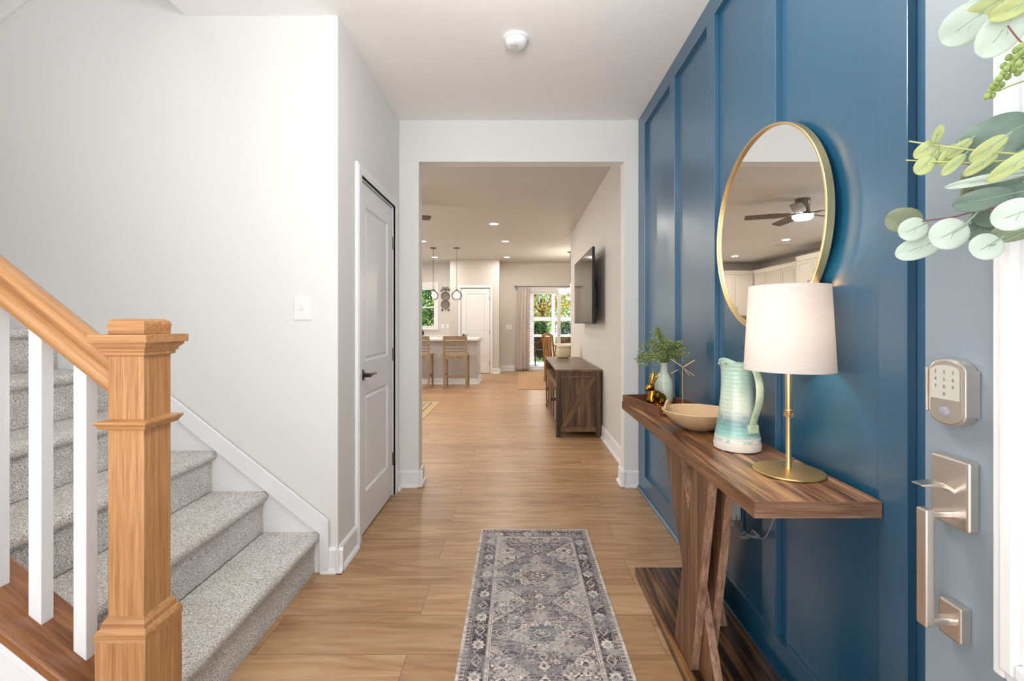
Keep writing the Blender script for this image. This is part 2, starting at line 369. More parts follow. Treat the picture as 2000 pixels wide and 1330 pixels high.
def lamp(name, loc, power, r=.05, col=(1, .88, .74), disc=False):
    d = bpy.data.lights.new(name, 'AREA' if disc else 'POINT'); d.energy = power; d.color = col
    if disc: d.shape = 'DISK'; d.size = r*2
    else: d.shadow_soft_size = r
    o = bpy.data.objects.new(name, d); COL.objects.link(o); o.location = loc; return o

# ================================================================== SETTING
XR = .92      # blue wall plane
XL = -.889    # closet wall plane
YB = 3.448    # wall with the wide opening
YS = 2.273    # wall behind the stairs
H = 2.74
XF = .905     # family-room right wall
YE = 7.94     # its far end
YF = 11.75    # far wall
struct('floor', box(-4.6, 4.0, -.2, 11.87, -.12, 0), 'floor', label='wide tan wood plank floor running through the hall')
struct('ceiling', box(-1.64, 1.06, -.2, YB, H, H+.32), 'ceiling', label='white flat ceiling over the entry hall')
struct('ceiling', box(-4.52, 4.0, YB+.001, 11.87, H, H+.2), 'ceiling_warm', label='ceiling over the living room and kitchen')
struct('ceiling', box(-4.4, 1.06, -.2, 2.39, 5.4, 5.5), 'ceiling', label='high ceiling above the stairwell')
struct('wall_right', box(XR, 1.05, -.2, YB, 0, H), 'blue', label='deep blue accent wall beside the entry door')
struct('wall_right', box(XF, 1.05, YB+.116, YE, 0, H), 'wall_warm', label='light grey wall behind the television')
struct('wall_right', box(1.05, 3.9, YE-.12, YE, 0, H), 'wall_warm')
struct('wall_right', box(3.9, 4.0, YE, YF, 0, H), 'wall_warm')
struct('wall_right', box(-1.62, 1.05, -.2, -.1, H+.32, 5.4), 'wall')
struct('wall_back', MB().box(-4.4, -.743, YB, YB+.115, 0, H).box(.793, 1.05, YB, YB+.115, 0, H).box(-.743, .793, YB, YB+.115, 2.43, H), 'wall', label='white wall with the wide cased opening')
w = MB(); D0, D1, DH = 2.573, 3.279, 2.045
w.box(XL-.1, XL, YS+.101, D0, 0, H).box(XL-.1, XL, D1, YB, 0, H).box(XL-.1, XL, D0, D1, DH, H)
w.box(XL-.7, XL-.6, YS+.101, YB, 0, H)
struct('wall_left', w, 'wall', label='white wall holding the closet door')
struct('wall_left', MB().box(-4.3, XL, YS, YS+.1, 0, H).box(-4.3, -1.64, YS, YS+.1, H, 5.4), 'wall', label='tall white wall behind the staircase')
struct('wall_left', box(-4.4, -4.3, -.2, YS+.1, 0, 5.4), 'wall')
struct('wall_left', box(-4.5, -4.4, YB, 11.87, 0, H), 'wall_warm', label='kitchen wall on the left')
struct('wall_left', box(-1.64, -1.62, -.2, YS, H+.32, 5.4), 'wall')
# far wall with window and patio door openings
WX0, WX1, WZ0, WZ1 = -3.0, -2.09, 1.08, 2.2
PX0, PX1, PZ1 = .19, 2.05, 2.06
w = MB()
w.box(-4.4, WX0, YF, YF+.12, 0, H).box(WX0, WX1, YF, YF+.12, 0, WZ0).box(WX0, WX1, YF, YF+.12, WZ1, H)
w.box(WX1, PX0, YF, YF+.12, 0, H).box(PX0, PX1, YF, YF+.12, PZ1, H).box(PX1, 3.9, YF, YF+.12, 0, H)
struct('wall_back', w, 'wall_warm', label='far wall with the kitchen window and patio door')
BX0, BX1, BY = -1.64, -.456, 11.1
QX0, QX1, QH = -1.381, -.678, 2.06
w = MB(); w.box(BX0, QX0, BY, BY+.1, 0, H).box(QX1, BX1, BY, BY+.1, 0, H).box(QX0, QX1, BY, BY+.1, QH, H)
w.box(BX0, BX0+.1, BY+.1, YF, 0, H).box(BX1-.1, BX1, BY+.1, YF, 0, H)
struct('wall_back', w, 'wall_warm', label='pale pantry wall projecting from the far wall')

# baseboards
def baseprof(x, s, h=.11, t=.014, q=.016):   # profile in (offset, z) ; s = side sign
    return [(x, 0), (x+s*(t+q), 0), (x+s*(t+q), .004), (x+s*(t+q*.6), q), (x+s*t, q+.004), (x+s*t, h-.012), (x+s*t*.5, h), (x, h)]
def base_y(name, x, s, y0, y1, mat='white', h=.13):
    return struct(name, MB().prism(baseprof(x, s, h), 'y', y0, y1), mat)
def base_x(name, y, s, x0, x1, mat='white', h=.13):
    return struct(name, MB().prism(baseprof(y, s, h), 'x', x0, x1), mat)
def bx(y, s, x0, x1, h=.13): pass
# left pier of opening, wrapped
def wrap_base(name, segs, h=.12):
    w = MB()
    for k in segs:
        if k[0] == 'x': w.prism(baseprof(k[1], k[2], h), 'x', k[3], k[4])
        else: w.prism(baseprof(k[1], k[2], h), 'y', k[3], k[4])
    return struct(name, w, 'white')
wrap_base('baseboard_back', [('x', YB, -1, XL, -.743+.03), ('y', -.743, 1, YB-.03, YB+.145)])
wrap_base('baseboard_back', [('x', YB, -1, .793-.03, XR-.0215), ('y', .793, -1, YB-.03, YB+.145)])
wrap_base('baseboard_left', [('y', XL, 1, YS-.03, 2.508), ('x', YS, -1, -.962, XL+.03)])
base_y('baseboard_left', XL, 1, 3.345, YB-.03)
base_y('baseboard_right', XF, -1, YB+.146, YE)
base_x('baseboard_back', YF, -1, BX1+.03, PX0-.07)
wrap_base('baseboard_back', [('x', BY, -1, QX1+.065, BX1+.03), ('y', BX1, 1, BY-.03, YF)])
wrap_base('baseboard_back', [('x', BY, -1, BX0-.03, QX0-.065)])
base_x('baseboard_back', YB+.115, 1, -4.4, -.773)
base_y('baseboard_left', -4.4, 1, YB+.15, 7.0)

# blue board-and-batten
tn = [0]
def trim(mb, mat, bev=.0015, label=None):
    tn[0] += 1; return struct('trim_%d' % tn[0], mb, mat, bev=bev, label=label)
TX = XR-.021
trim(box(TX, XR, -.15, YB, H-.1, H), 'blue', label='blue top rail of the panelled wall')
trim(box(TX, XR, -.15, YB, 0, .132), 'blue', label='blue bottom rail of the panelled wall')
trim(MB().prism([(TX, 0), (TX-.017, 0), (TX-.016, .008), (TX-.009, .017), (TX, .019)], 'y', -.15, YB), 'blue', label='blue shoe moulding along the floor')
for k, (y0, y1) in enumerate(((3.275, YB), (2.645, 2.706), (2.078, 2.156), (1.611-.089, 1.611), (1.064, 1.15))):
    if k in (1, 2): y0 = y1-.089
    if k == 3: y0, y1 = 1.610, 1.699
    if k in (1, 2):
        y0, y1 = (2.650, 2.739) if k == 1 else (2.110, 2.199)
    trim(box(TX, XR, y0, y1, .132, H-.1), 'blue', label='blue vertical batten on the accent wall')
# small inner beads of the panels
ys = [(1.15, 1.610), (1.699, 2.110), (2.199, 2.650), (2.739, 3.275)]
for (a, c) in ys[2:]:
    w = MB(); t = .008
    w.box(XR-t, XR, a, a+t, .132, H-.1).box(XR-t, XR, c-t, c, .132, H-.1).box(XR-t, XR, a+t, c-t, .132, .132+t).box(XR-t, XR, a+t, c-t, H-.1-t, H-.1)
    trim(w, 'blue', 0, label='thin blue bead inside a wall panel')

# ---------------- closet door (door_1)
def casing_y(x, s, y0, y1, z, wd=.062, t=.016, par=None):
    w = MB()
    for off, tt in ((0, t), (.012, t+.004)):
        w.box(min(x, x+s*tt), max(x, x+s*tt), y0-wd+off, y0-.006, 0, z+.006)
        w.box(min(x, x+s*tt), max(x, x+s*tt), y1+.006, y1+wd-off, 0, z+.006)
        w.box(min(x, x+s*tt), max(x, x+s*tt), y0-wd+off, y1+wd-off, z+.006, z+wd-off)
    return w
trim(casing_y(XL, 1, D0, D1, DH), 'white', .002, label='white casing around the closet door')
trim(MB().box(XL-.1, XL, D0, D0+.006, 0, DH).box(XL-.1, XL, D1-.006, D1, 0, DH).box(XL-.1, XL, D0, D1, DH-.006, DH), 'white', 0)
def panel_door(name, width, h, label, lever_side, mat='white', hinge_mat='dark_nickel'):
    """door in local: x 0..width, face toward -y at y=0, thickness to +y"""
    root = thing(name, (0, 0, 0), label, 'door'); del root['category']; root['kind'] = 'structure'
    st, z0, z1, z2, z3, t = .118*width/.7, .235, .81, 1.0, h-.125, .035
    w = MB()
    w.box(0, st, 0, t, .012, h).box(width-st, width, 0, t, .012, h)
    w.box(st, width-st, 0, t, .012, z0).box(st, width-st, 0, t, z1, z2).box(st, width-st, 0, t, z3, h)
    for a, c in ((z0, z1), (z2, z3)):
        o = [(st, a), (width-st, a), (width-st, c), (st, c)]; d = .03
        i = [(st+d, a+d), (width-st-d, a+d), (width-st-d, c-d), (st+d, c-d)]; e = .012
        mid = [(st+e, a+e), (width-st-e, a+e), (width-st-e, c-e), (st+e, c-e)]
        R = [[w.v((p[0], yy, p[1])) for p in ring] for ring, yy in ((o, 0), (mid, .012), (i, .004))]
        for A, B in zip(R, R[1:]):
            for k in range(4): w.face([A[k], A[(k+1) % 4], B[(k+1) % 4], B[k]])
        w.face(R[2]); w.box(st, width-st, .02, t-.002, a, c)
    leaf = w.build('door_leaf', mat, root)
    hw = MB(); lx = .06 if lever_side == 0 else width-.06; sgn = 1 if lever_side == 0 else -1
    hz = .925
    hw.T = Matrix.Translation((lx, 0, hz)) @ Matrix.Rotation(PI/2, 4, 'X')
    hw.lathe([(0, 0), (.032, 0), (.032, .006), (.028, .01), (.013, .012), (.012, .045), (.013, .05), (0, .052)], seg=24)
    hw.T = Matrix.Identity(4)
    hw.tube([(lx, -.046, hz), (lx+sgn*.03, -.05, hz+.002), (lx+sgn*.07, -.05, hz+.004), (lx+sgn*.105, -.048, hz+.0)], [.0095, .0085, .0075, .006], 10, flat=(1, .8))
    hw.build('door_handle', 'dark_nickel', root, smooth=True)
    hxp = width+.002 if lever_side == 0 else -.002
    for z in (.26, 1.0, h-.24):
        q = MB(); q.lathe([(0, -.045), (.006, -.045), (.006, .045), (0, .045)], (hxp, -.006, z), 10)
        q.box(hxp-.006, hxp+.008, -.003, 0.001, z-.044, z+.044)
        for dz in (-.015, .015): q.lathe([(0, dz-.001), (.0068, dz-.001), (.0068, dz+.001), (0, dz+.001)], (hxp, -.006, z), 10)
        q.build('hinge', hinge_mat, root, smooth=True)
    return root
dr = panel_door('door_1', D1-D0-.012, 2.03, 'closed white two panel door in the hall wall', 0)
dr.location = (XL-.004, D0+.006, 0); dr.rotation_euler = (0, 0, PI/2)
dr2 = panel_door('door_2', QX1-QX0-.012, 2.045, 'closed white two panel pantry door beyond the island', 0)
dr2.location = (QX0+.006, BY+.004, 0)
w = MB(); wd, t = .062, .016
w.box(QX0-wd, QX0-.004, BY-t, BY, 0, QH+.004).box(QX1+.004, QX1+wd, BY-t, BY, 0, QH+.004).box(QX0-wd, QX1+wd, BY-t, BY, QH+.004, QH+wd)
trim(w, 'white', .003, label='white casing around the pantry door')
# dark closet behind the doors is closed by the walls

# ---------------- stair skirt, upper trim
def zs(x): return .21+.795*(-x-.914)     # top line of the skirt
w = MB(); x0, x1 = -4.25, -.95
w.prism([(x1, 0), (x1, zs(x1)-.01), (x0, zs(x0)-.01), (x0, zs(x0)-.75), (-1.45, 0)], 'y', YS-.012, YS)
trim(w, 'white', 0, label='white skirt board rising beside the stair treads')
w = MB()
for (hh, t) in ((.0, .026), (.022, .02)):
    w.prism([(x1+.022-hh*.6, 0), (x1+.022-hh*.6, zs(x1)+.02-hh), (x0, zs(x0)+.02-hh), (x0, zs(x0)-.045), (x1-.02, zs(x1)-.045), (x1-.02, 0)], 'y', YS-t, YS-.0125)
trim(w, 'white', .001, label='white moulding capping the stair skirt board')
w = MB(); f = lambda x: 2.70+.77*(x+2.556)
w.prism([(-3.1, f(-3.1)), (-2.1, f(-2.1)), (-2.1, f(-2.1)+.065), (-3.1, f(-3.1)+.065)], 'y', YS-.02, YS)
trim(w, 'wall', .003, label='sloping trim band high on the stair wall')

# ---------------- staircase
st = thing('staircase', (-2.4, 1.75, 0), 'flight of light grey carpeted stairs rising along the white wall', 'stairs')
RI, RU = .2, .2525; NOSE0 = -.972
def step_mesh(k):
    w = MB(); zt = RI*(k+1)-.002; xn = NOSE0-RU*k; xr = xn-.026; zb = zt-RI
    # profile (x,z): riser bottom -> nosing -> tread back
    pr = [(xr, zb+(0.0 if k else .001))]
    for q in range(1, 9): pr.append((xr+.002*math.sin(q), zb+(RI-.05)*q/9))
    pr += [(xr, zt-.047), (xn-.008, zt-.041), (xn-.002, zt-.034), (xn, zt-.022), (xn-.003, zt-.01), (xn-.011, zt-.002), (xn-.022, zt)]
    for q in range(1, 13): pr.append((xn-.022-(RU-.0)*q/12, zt))
    ny = 60; y0, y1 = 1.245, YS-.0125; rows = []
    for j in range(ny+1):
        y = y0+(y1-y0)*j/ny; row = []
        for (x, z) in pr:
            n = noise.noise(Vector((x*38, y*38, z*38)))*.0016+noise.noise(Vector((x*9, y*9, z*9)))*.0022
            row.append(w.v((x+n, y, z+n*.6)))
        rows.append(row)
    for A, B in zip(rows, rows[1:]):
        for i in range(len(pr)-1): w.face([A[i], A[i+1], B[i+1], B[i]])
    # close underside/back
    for row in (rows[0], rows[-1]):
        pass
    xb = pr[-1][0]
    w.box(xb+.001, xr-.012, y0+.004, y1-.004, max(zb-.03, .001), zt-.012)
    return w
for k in range(13):
    step_mesh(k).build('step', 'carpet', st, smooth=True)

# ---------------- knee wall and railing
def zc(x): return .4597+.795*(-x-1.206)   # top of the sloping cap
def slope_slab(w, x0, x1, y0, y1, top, th):
    return w.prism([(x0, top(x0)), (x1, top(x1)), (x1, top(x1)-th), (x0, top(x0)-th)], 'y', y0, y1)
w = MB(); a, c = -1.0065, -3.9
w.prism([(a, 0.002), (a, zc(a)-.032), (c, zc(c)-.032), (c, .002)], 'y', 1.128, 1.238)
struct('wall_left', w, 'white', label='low white knee wall under the stair railing')
w = MB(); w.prism([(a, zc(a)-.034), (c, zc(c)-.034), (c, zc(c)-.17), (a, zc(a)-.17)], 'y', 1.112, 1.1275)
w.prism([(a, zc(a)-.034), (c, zc(c)-.034), (c, zc(c)-.06), (a, zc(a)-.06)], 'y', 1.106, 1.1119)
trim(w, 'white', .002, label='white trim board below the railing cap')
rl = thing('stair_railing', (-1.6, 1.175, 0), 'oak handrail and newel post with square white balusters', 'railing')
slope_slab(MB(), c, -1.0195, 1.104, 1.249, zc, .032).build('base_cap', 'oak_cap', rl, bev=.004)
nx, ny_ = -.9623, 1.1743    # newel centre
nw = bpy.data.objects.new('newel_post', None); COL.objects.link(nw)
def sq(w, h0, z0, h1, z1):
    A = [w.v((nx+sx*h0, ny_+sy*h0, z0)) for sx, sy in ((-1, -1), (1, -1), (1, 1), (-1, 1))]
    B = [w.v((nx+sx*h1, ny_+sy*h1, z1)) for sx, sy in ((-1, -1), (1, -1), (1, 1), (-1, 1))]
    for k in range(4): w.face([A[k], A[(k+1) % 4], B[(k+1) % 4], B[k]])
    return A, B
bpy.data.objects.remove(nw)
def sqstack(prof):
    w = MB(); first = None
    for (h0, z0), (h1, z1) in zip(prof, prof[1:]):
        A, B = sq(w, h0, z0, h1, z1)
        if first is None: w.face(A[::-1]); first = 1
    w.face(B); bmesh.ops.remove_doubles(w.b, verts=w.b.verts, dist=1e-5); return w
hp = .0443
post = sqstack([(hp, .46), (hp, 1.16)]).build('newel_post', 'oak_z', rl, bev=.002)
sqstack([(.0615, .001), (.0615, .452)]).build('newel_base', 'oak_z', post, bev=.002)
sqstack([(.0625, .452), (.0625, .470), (.058, .478), (.054, .481), (.053, .492), (.048, .500), (.0447, .506)]).build('base_moulding', 'oak_x', post, bev=.001)
sqstack([(.0445, .962), (.056, .966), (.0585, .972), (.0635, .980), (.0635, .984), (.0445, .988)]).build('collar_moulding', 'oak_x', post)
sqstack([(.0445, 1.143), (.0515, 1.146), (.0515, 1.153), (.056, 1.157), (.056, 1.162), (.0645, 1.170), (.0645, 1.176), (.0455, 1.1761)]).build('neck_moulding', 'oak_x', post)
sqstack([(.0715, 1.1762), (.0715, 1.1965)]).build('cap_plate', 'oak_x', post, bev=.0012)
sqstack([(.044, 1.1966), (.0455, 1.222), (.043, 1.230), (.036, 1.2345), (.02, 1.236)]).build('cap_block', 'oak_x', post, bev=.001)
# handrail: profile across y, swept along slope (sheared prism)
def zr(x): return 1.135+.795*(-x-1.0065)
w = MB(); yc = 1.176
prof = [(-.012, 0), (-.024, -.003), (-.031, -.010), (-.033, -.020), (-.030, -.030), (-.022, -.036), (-.019, -.045), (-.022, -.052), (-.027, -.058), (-.027, -.074), (-.022, -.080),
        (.022, -.080), (.027, -.074), (.027, -.058), (.022, -.052), (.019, -.045), (.022, -.036), (.030, -.030), (.033, -.020), (.031, -.010), (.024, -.003), (.012, 0)]
for x0_, x1_ in ((-1.0068, -3.9),):
    A = [w.v((x0_, yc+p[0], zr(x0_)+p[1]*1.25)) for p in prof]; B = [w.v((x1_, yc+p[0], zr(x1_)+p[1]*1.25)) for p in prof]
    n = len(prof)
    for k in range(n): w.face([A[k], A[(k+1) % n], B[(k+1) % n], B[k]])
    w.face(A); w.face(B[::-1])
w.build('handrail', 'oak_slope', rl, smooth=True)
for k in range(24):
    xr = -1.0926-.1138*k; xl = xr-.0324
    if xl < -3.8: break
    w = MB(); y0, y1 = 1.165, 1.1974
    top = lambda x: zr(x)-.0985
    w.prism([(xl, zc(xl)), (xr, zc(xr)), (xr, top(xr)), (xl, top(xl))], 'y', y0, y1)
    w.build('baluster', 'white', rl, bev=.0015)

# ---------------- front door (door_3)
fd = thing('door_3', (.772, -.06, 0), 'open slate blue entry door with a glass light and nickel hardware', 'door'); del fd['category']; fd['kind'] = 'structure'
FX0, FX1 = .75, .795; FY1 = .85; FY0 = -.06; GY0, GY1, GZ0, GZ1 = .09, .665, .735, 1.93
w = MB(); w.box(FX0, FX1, FY0, GY0, .02, 2.05).box(FX0, FX1, GY1, FY1, .02, 2.05).box(FX0, FX1, GY0, GY1, .02, GZ0).box(FX0, FX1, GY0, GY1, GZ1, 2.05)
w.build('door_leaf', 'door_paint', fd, bev=.002)
def rectframe(w, x0, x1, ya, yb, za, zb, wd):
    w.box(x0, x1, ya, ya+wd, za, zb).box(x0, x1, yb-wd, yb, za, zb).box(x0, x1, ya+wd, yb-wd, za, za+wd).box(x0, x1, ya+wd, yb-wd, zb-wd, zb); return w
lf = MB(); rectframe(lf, FX0-.012, FX1+.012, GY0-.05, GY1+.053, GZ0-.052, GZ1+.05, .018)
rectframe(lf, FX0-.020, FX1+.018, GY0-.034, GY1+.037, GZ0-.036, GZ1+.034, .022)
rectframe(lf, FX0-.010, FX1+.012, GY0-.014, GY1+.017, GZ0-.016, GZ1+.014, .03)
fr = lf.build('glazing_frame', 'white', fd, bev=.004)
plain('frosted', srgb(215, 228, 240), .25)
M['frosted'].node_tree.nodes['Principled BSDF'].inputs['Transmission Weight'].default_value = .6
box(.768, .776, GY0, GY1, GZ0, GZ1).build('glass_pane', 'frosted', fr)
# keypad deadbolt
dbp = bpy.data.objects.new
def hard(prof_yz, x0, x1, mat, name, parent, bev=.002):
    return MB().prism(prof_yz, 'x', x0, x1).build(name, mat, parent, bev=bev)
yc, zc_ = .783, 1.108
out = []
hw_, hh_ = .033, .057
for k in range(25):    # body with arched top and bottom
    a = PI*k/24; out.append((yc+hw_*math.cos(a), zc_+.036+.021*math.sin(a)))
for k in range(25):
    a = PI+PI*k/24; out.append((yc+hw_*math.cos(a), zc_-.036+.021*math.sin(a)))
db = hard(out, FX0-.024, FX0, 'nickel', 'deadbolt_keypad', fd, .004)
box(FX0-.0265, FX0-.001, yc-.0375, yc-.0335, zc_-.038, zc_+.04).build('side_rail', 'nickel', db, bev=.0015)
box(FX0-.0265, FX0-.001, yc+.0335, yc+.0375, zc_-.038, zc_+.04).build('side_rail', 'nickel', db, bev=.0015)
plain('keypad', srgb(196, 192, 180), .3); plain('key_mark', srgb(120, 124, 128), .4)
kp = [(yc+.026*math.cos(PI*k/20), zc_+.034+.012*math.sin(PI*k/20)) for k in range(21)] + [(yc-.026, zc_-.012), (yc+.026, zc_-.012)]
kpad = hard(kp, FX0-.0262, FX0-.0245, 'keypad', 'keypad_face', db, 0)
def text_mesh(txt, size, mat, name, parent, loc, rot, ext=.0004):
    cu = bpy.data.curves.new(name, 'FONT'); cu.body = txt; cu.size = size; cu.extrude = ext; cu.align_x = 'CENTER'; cu.align_y = 'CENTER'; cu.resolution_u = 2
    tmp = bpy.data.objects.new('tmp', cu); COL.objects.link(tmp); dg = bpy.context.evaluated_depsgraph_get(); dg.update()
    me = bpy.data.meshes.new_from_object(tmp.evaluated_get(dg)); COL.objects.unlink(tmp); bpy.data.objects.remove(tmp)
    mt = Matrix.Translation(Vector(loc)-wloc(parent)) @ rot.to_4x4(); me.transform(mt)
    me.materials.clear(); me.materials.append(M[mat]); o = bpy.data.objects.new(name, me); COL.objects.link(o); o.parent = parent; return o
Rdoor = Matrix(((0, 0, -1), (-1, 0, 0), (0, 1, 0)))   # text facing -X
for r_, row in enumerate(('123', '456', '789', ' 0 ')):
    for c_, ch in enumerate(row):
        if ch != ' ':
            text_mesh(ch, .0085, 'key_mark', 'key_numeral', kpad, (FX0-.0264, yc+.016-c_*.016, zc_+.034-r_*.0125), Rdoor)
w = MB(); w.T = Matrix.Translation((FX0-.0238, yc+.002, zc_-.034)) @ Matrix.Rotation(-PI/2, 4, 'Y'); w.lathe([(0.0085, 0), (.0085, .003), (.006, .0045), (0.0, .0045)], seg=20)
w.build('key_cylinder', 'cord_grey', db, smooth=True)
# handleset
PY, PZ = .781, .942
hs = box(FX0-.020, FX0, PY-.034, PY+.034, PZ-.060, PZ+.056).build('handle_escutcheon', 'nickel', fd, bev=.004)
w = MB(); w.prism([(FX0-.075, PZ+.012), (FX0-.04, PZ+.016), (FX0-.019, PZ+.004), (FX0-.019, PZ-.004), (FX0-.03, PZ+.004), (FX0-.045, PZ+.008), (FX0-.074, PZ+.009)], 'y', PY-.011, PY+.011)
w.build('thumb_latch', 'nickel', hs, bev=.0012)
w = MB(); gx = FX0-.062
w.box(gx, FX0-.018, PY-.009, PY+.009, PZ-.045, PZ-.033).box(gx-.006, gx+.010, PY-.010, PY+.010, PZ-.228, PZ-.030)
w.box(gx, FX0-.018, PY-.009, PY+.009, PZ-.226, PZ-.214)
w.build('pull_grip', 'nickel', hs, bev=.003)
box(FX0-.020, FX0, PY-.020, PY+.020, PZ-.250, PZ-.190).build('lower_rose', 'nickel', hs, bev=.003)
# jamb at the hinge side
struct('wall_front', MB().box(.83, XR, -.2, -.1, 0, H).box(.797, .83, -.16, -.065, 0, 2.08), 'white', label='white jamb at the entry door hinge')
struct('ceiling', box(-3.4, 3.0, -2.6, -.201, 2.76, 2.9), 'ceiling', label='unseen overhang added outside the entry to block sky light')  # added out of view to cut the sky light reaching the stair wall
struct('wall_front', box(-4.4, -1.95, -.2, -.1, 0, 5.4), 'wall', label='front wall beside the entry door')
struct('ground', box(-9, 6, -9, -.201, -.14, -.05), 'patio', label='front walk outside the entry door')

# ================================================================== RUNNER RUG (hall)
def grid_rug(name, x0, x1, y0, y1, nx_, ny__, colfn, label, th=.006, mat='rug', cat='rug'):
    w = bmesh.new(); me = bpy.data.meshes.new(name); V = [[None]*(ny__+1) for _ in range(nx_+1)]
    cx, cy = (x0+x1)/2, (y0+y1)/2
    for i in range(nx_+1):
        for j in range(ny__+1):
            V[i][j] = w.verts.new((x0+(x1-x0)*i/nx_-cx, y0+(y1-y0)*j/ny__-cy, th))
    for i in range(nx_):
        for j in range(ny__): w.faces.new((V[i][j], V[i+1][j], V[i+1][j+1], V[i][j+1]))
    # skirt
    rim = [V[i][0] for i in range(nx_+1)] + [V[nx_][j] for j in range(1, ny__+1)] + [V[i][ny__] for i in range(nx_-1, -1, -1)] + [V[0][j] for j in range(ny__-1, 0, -1)]
    low = [w.verts.new((v.co.x, v.co.y, 0.0005)) for v in rim]; n = len(rim)
    for k in range(n): w.faces.new((rim[k], low[k], low[(k+1) % n], rim[(k+1) % n]))
    w.faces.new(low[::-1])
    w.to_mesh(me); w.free()
    co = np.empty(len(me.vertices)*3); me.vertices.foreach_get('co', co); co = co.reshape(-1, 3)
    c = colfn(co[:, 0]+(x1-x0)/2, (y1-y0)/2-co[:, 1], x1-x0, y1-y0)       # u from left edge, v from far edge
    at = me.color_attributes.new('weave', 'FLOAT_COLOR', 'POINT')
    at.data.foreach_set('color', np.concatenate([c, np.ones((len(c), 1))], 1).astype('f').ravel())
    o = bpy.data.objects.new(name, me); COL.objects.link(o); o.location = (cx, cy, 0); me.materials.append(M[mat])
    return tag(o, label, cat)
rng = np.random.RandomState(3)
def vnoise(u, v, s, seed=0):
    r = np.random.RandomState(seed); G = r.rand(256, 256); x = u*s; y = v*s
    xi = np.floor(x).astype(int); yi = np.floor(y).astype(int); fx = x-xi; fy = y-yi; fx = fx*fx*(3-2*fx); fy = fy*fy*(3-2*fy)
    g = lambda a, b_: G[a % 256, b_ % 256]
    return (g(xi, yi)*(1-fx)+g(xi+1, yi)*fx)*(1-fy)+(g(xi, yi+1)*(1-fx)+g(xi+1, yi+1)*fx)*fy
LC = lambda *c: np.array(srgb(*c)[:3])
def runner_col(u, v, Wd, Ln):
    cream, dark, mid, pink, slate = LC(212, 202, 192), LC(72, 68, 74), LC(122, 116, 118), LC(186, 166, 158), LC(96, 104, 114)
    n = len(u); C = np.tile(mid, (n, 1)); uc = np.abs(u-Wd/2); hw = Wd/2
    def put(mask, col, a=1.0):
        a = np.clip(mask.astype(float)*a, 0, 1)[:, None]; C[:] = C*(1-a)+col*a
    e = np.minimum(np.minimum(u, Wd-u), np.minimum(v, Ln-v))      # distance from the edge
    wob = (vnoise(u, v, 90, 5)-.5)*.006; uw = np.abs(u-Wd/2)+wob
    # field
    put(e > .105, mid)
    P = .82; vm = v-.505
    # repeating medallions, centred every .41, alternating two kinds
    k = np.round(vm/.41); d = vm-k*.41; odd = (np.abs(k) % 2) == 1; ad = np.abs(d+wob)
    dia = uw*.85+ad*1.15
    put((uw < .19) & (ad < .17), mid); fieldm = e > .11
    def ring(val, r, t): return np.abs(val-r) < t
    # cream spandrels between the medallions
    sp = np.maximum(uw/.205, 0)+(ad/.205)
    put(fieldm & (sp > 1.22), pink, .75)
    put(fieldm & ring(sp, 1.22, .022), dark); put(fieldm & ring(sp, 1.30, .018), cream)
    lat = (np.sin(u*2*PI/.024)*np.sin(v*2*PI/.024))
    put(fieldm & (sp > 1.32) & (lat > .35), cream); put(fieldm & (sp > 1.32) & (lat < -.55), dark)
    # stepped cross
    cross = np.maximum(np.minimum(uw, ad*1.6), 0)
    put(fieldm & ~odd & (dia < .155) & (np.maximum(uw*.8, ad*1.6) < .13), slate)
    scal = .105+.012*np.cos(np.arctan2(ad, uw+1e-5)*8)
    rr = np.hypot(uw*.9, ad*1.25)
    put(fieldm & (rr < scal), pink); put(fieldm & ring(rr, scal, .003), dark); put(fieldm & ring(rr, scal-.009, .003), cream)
    put(fieldm & (rr < scal*.62) & ~odd, mid); put(fieldm & (rr < scal*.62) & odd, slate)
    put(fieldm & ring(rr, scal*.62, .0025), cream)
    put(fieldm & (rr < .03), cream); put(fieldm & (rr < .022), dark); put(fieldm & (rr < .010), cream)
    fl = np.sin(u*2*PI/.019+1)*np.sin(v*2*PI/.019)
    put(fieldm & (rr < scal-.012) & (rr > scal*.66) & (fl > .3), dark, .8)
    # side lozenges with hooks
    for s0 in (.165,):
        lz = np.abs(uw-s0)*.9+ad*1.8
        put(fieldm & (lz < .052), dark); put(fieldm & ring(lz, .046, .004), cream); put(fieldm & ring(lz, .026, .003), cream); put(fieldm & (lz < .01), pink)
    # pendants above and below
    for s0 in (.125, .17):
        lz = uw*1.5+np.abs(ad-s0)*1.1
        put(fieldm & (lz < .036), pink if s0 < .15 else cream); put(fieldm & ring(lz, .036, .003), dark); put(fieldm & (lz < .012), dark)
    cor = np.hypot(uw-.15, (ad-.165))
    put(fieldm & (cor < .045) & (np.sin(np.arctan2(ad-.165, uw-.15)*6)*.5+cor*40 < 1.3), cream); put(fieldm & (cor < .012), dark)
    put(fieldm & ring(cor, .046, .0025), dark)
    # far end panel
    put(fieldm & (v < .17) & (np.abs(np.hypot(uw, (v-.10)*1.5)-.14) < .004), cream)
    # curling vines, mirrored about the centre line
    for sc_, sd_, col_, th_, al_ in ((42, 21, cream, .035, .8), (58, 22, dark, .04, .75), (85, 23, pink, .05, .7), (110, 24, dark, .05, .6)):
        q = vnoise(uw, v+3, sc_, sd_); put(fieldm & (np.abs(q-.5) < th_), col_, al_)
    # borders
    put((e <= .112), cream); put((e < .109) & (e > .106), dark); put((e <= .102), pink)
    put(e < .096, dark)
    per = .0815*2
    t = np.where(np.minimum(u, Wd-u) < np.minimum(v, Ln-v), v, u-Wd/2+.04); c0 = .066
    dt = np.abs((t/per-np.round(t/per))*per); ro = np.hypot(dt*.9, e-c0)
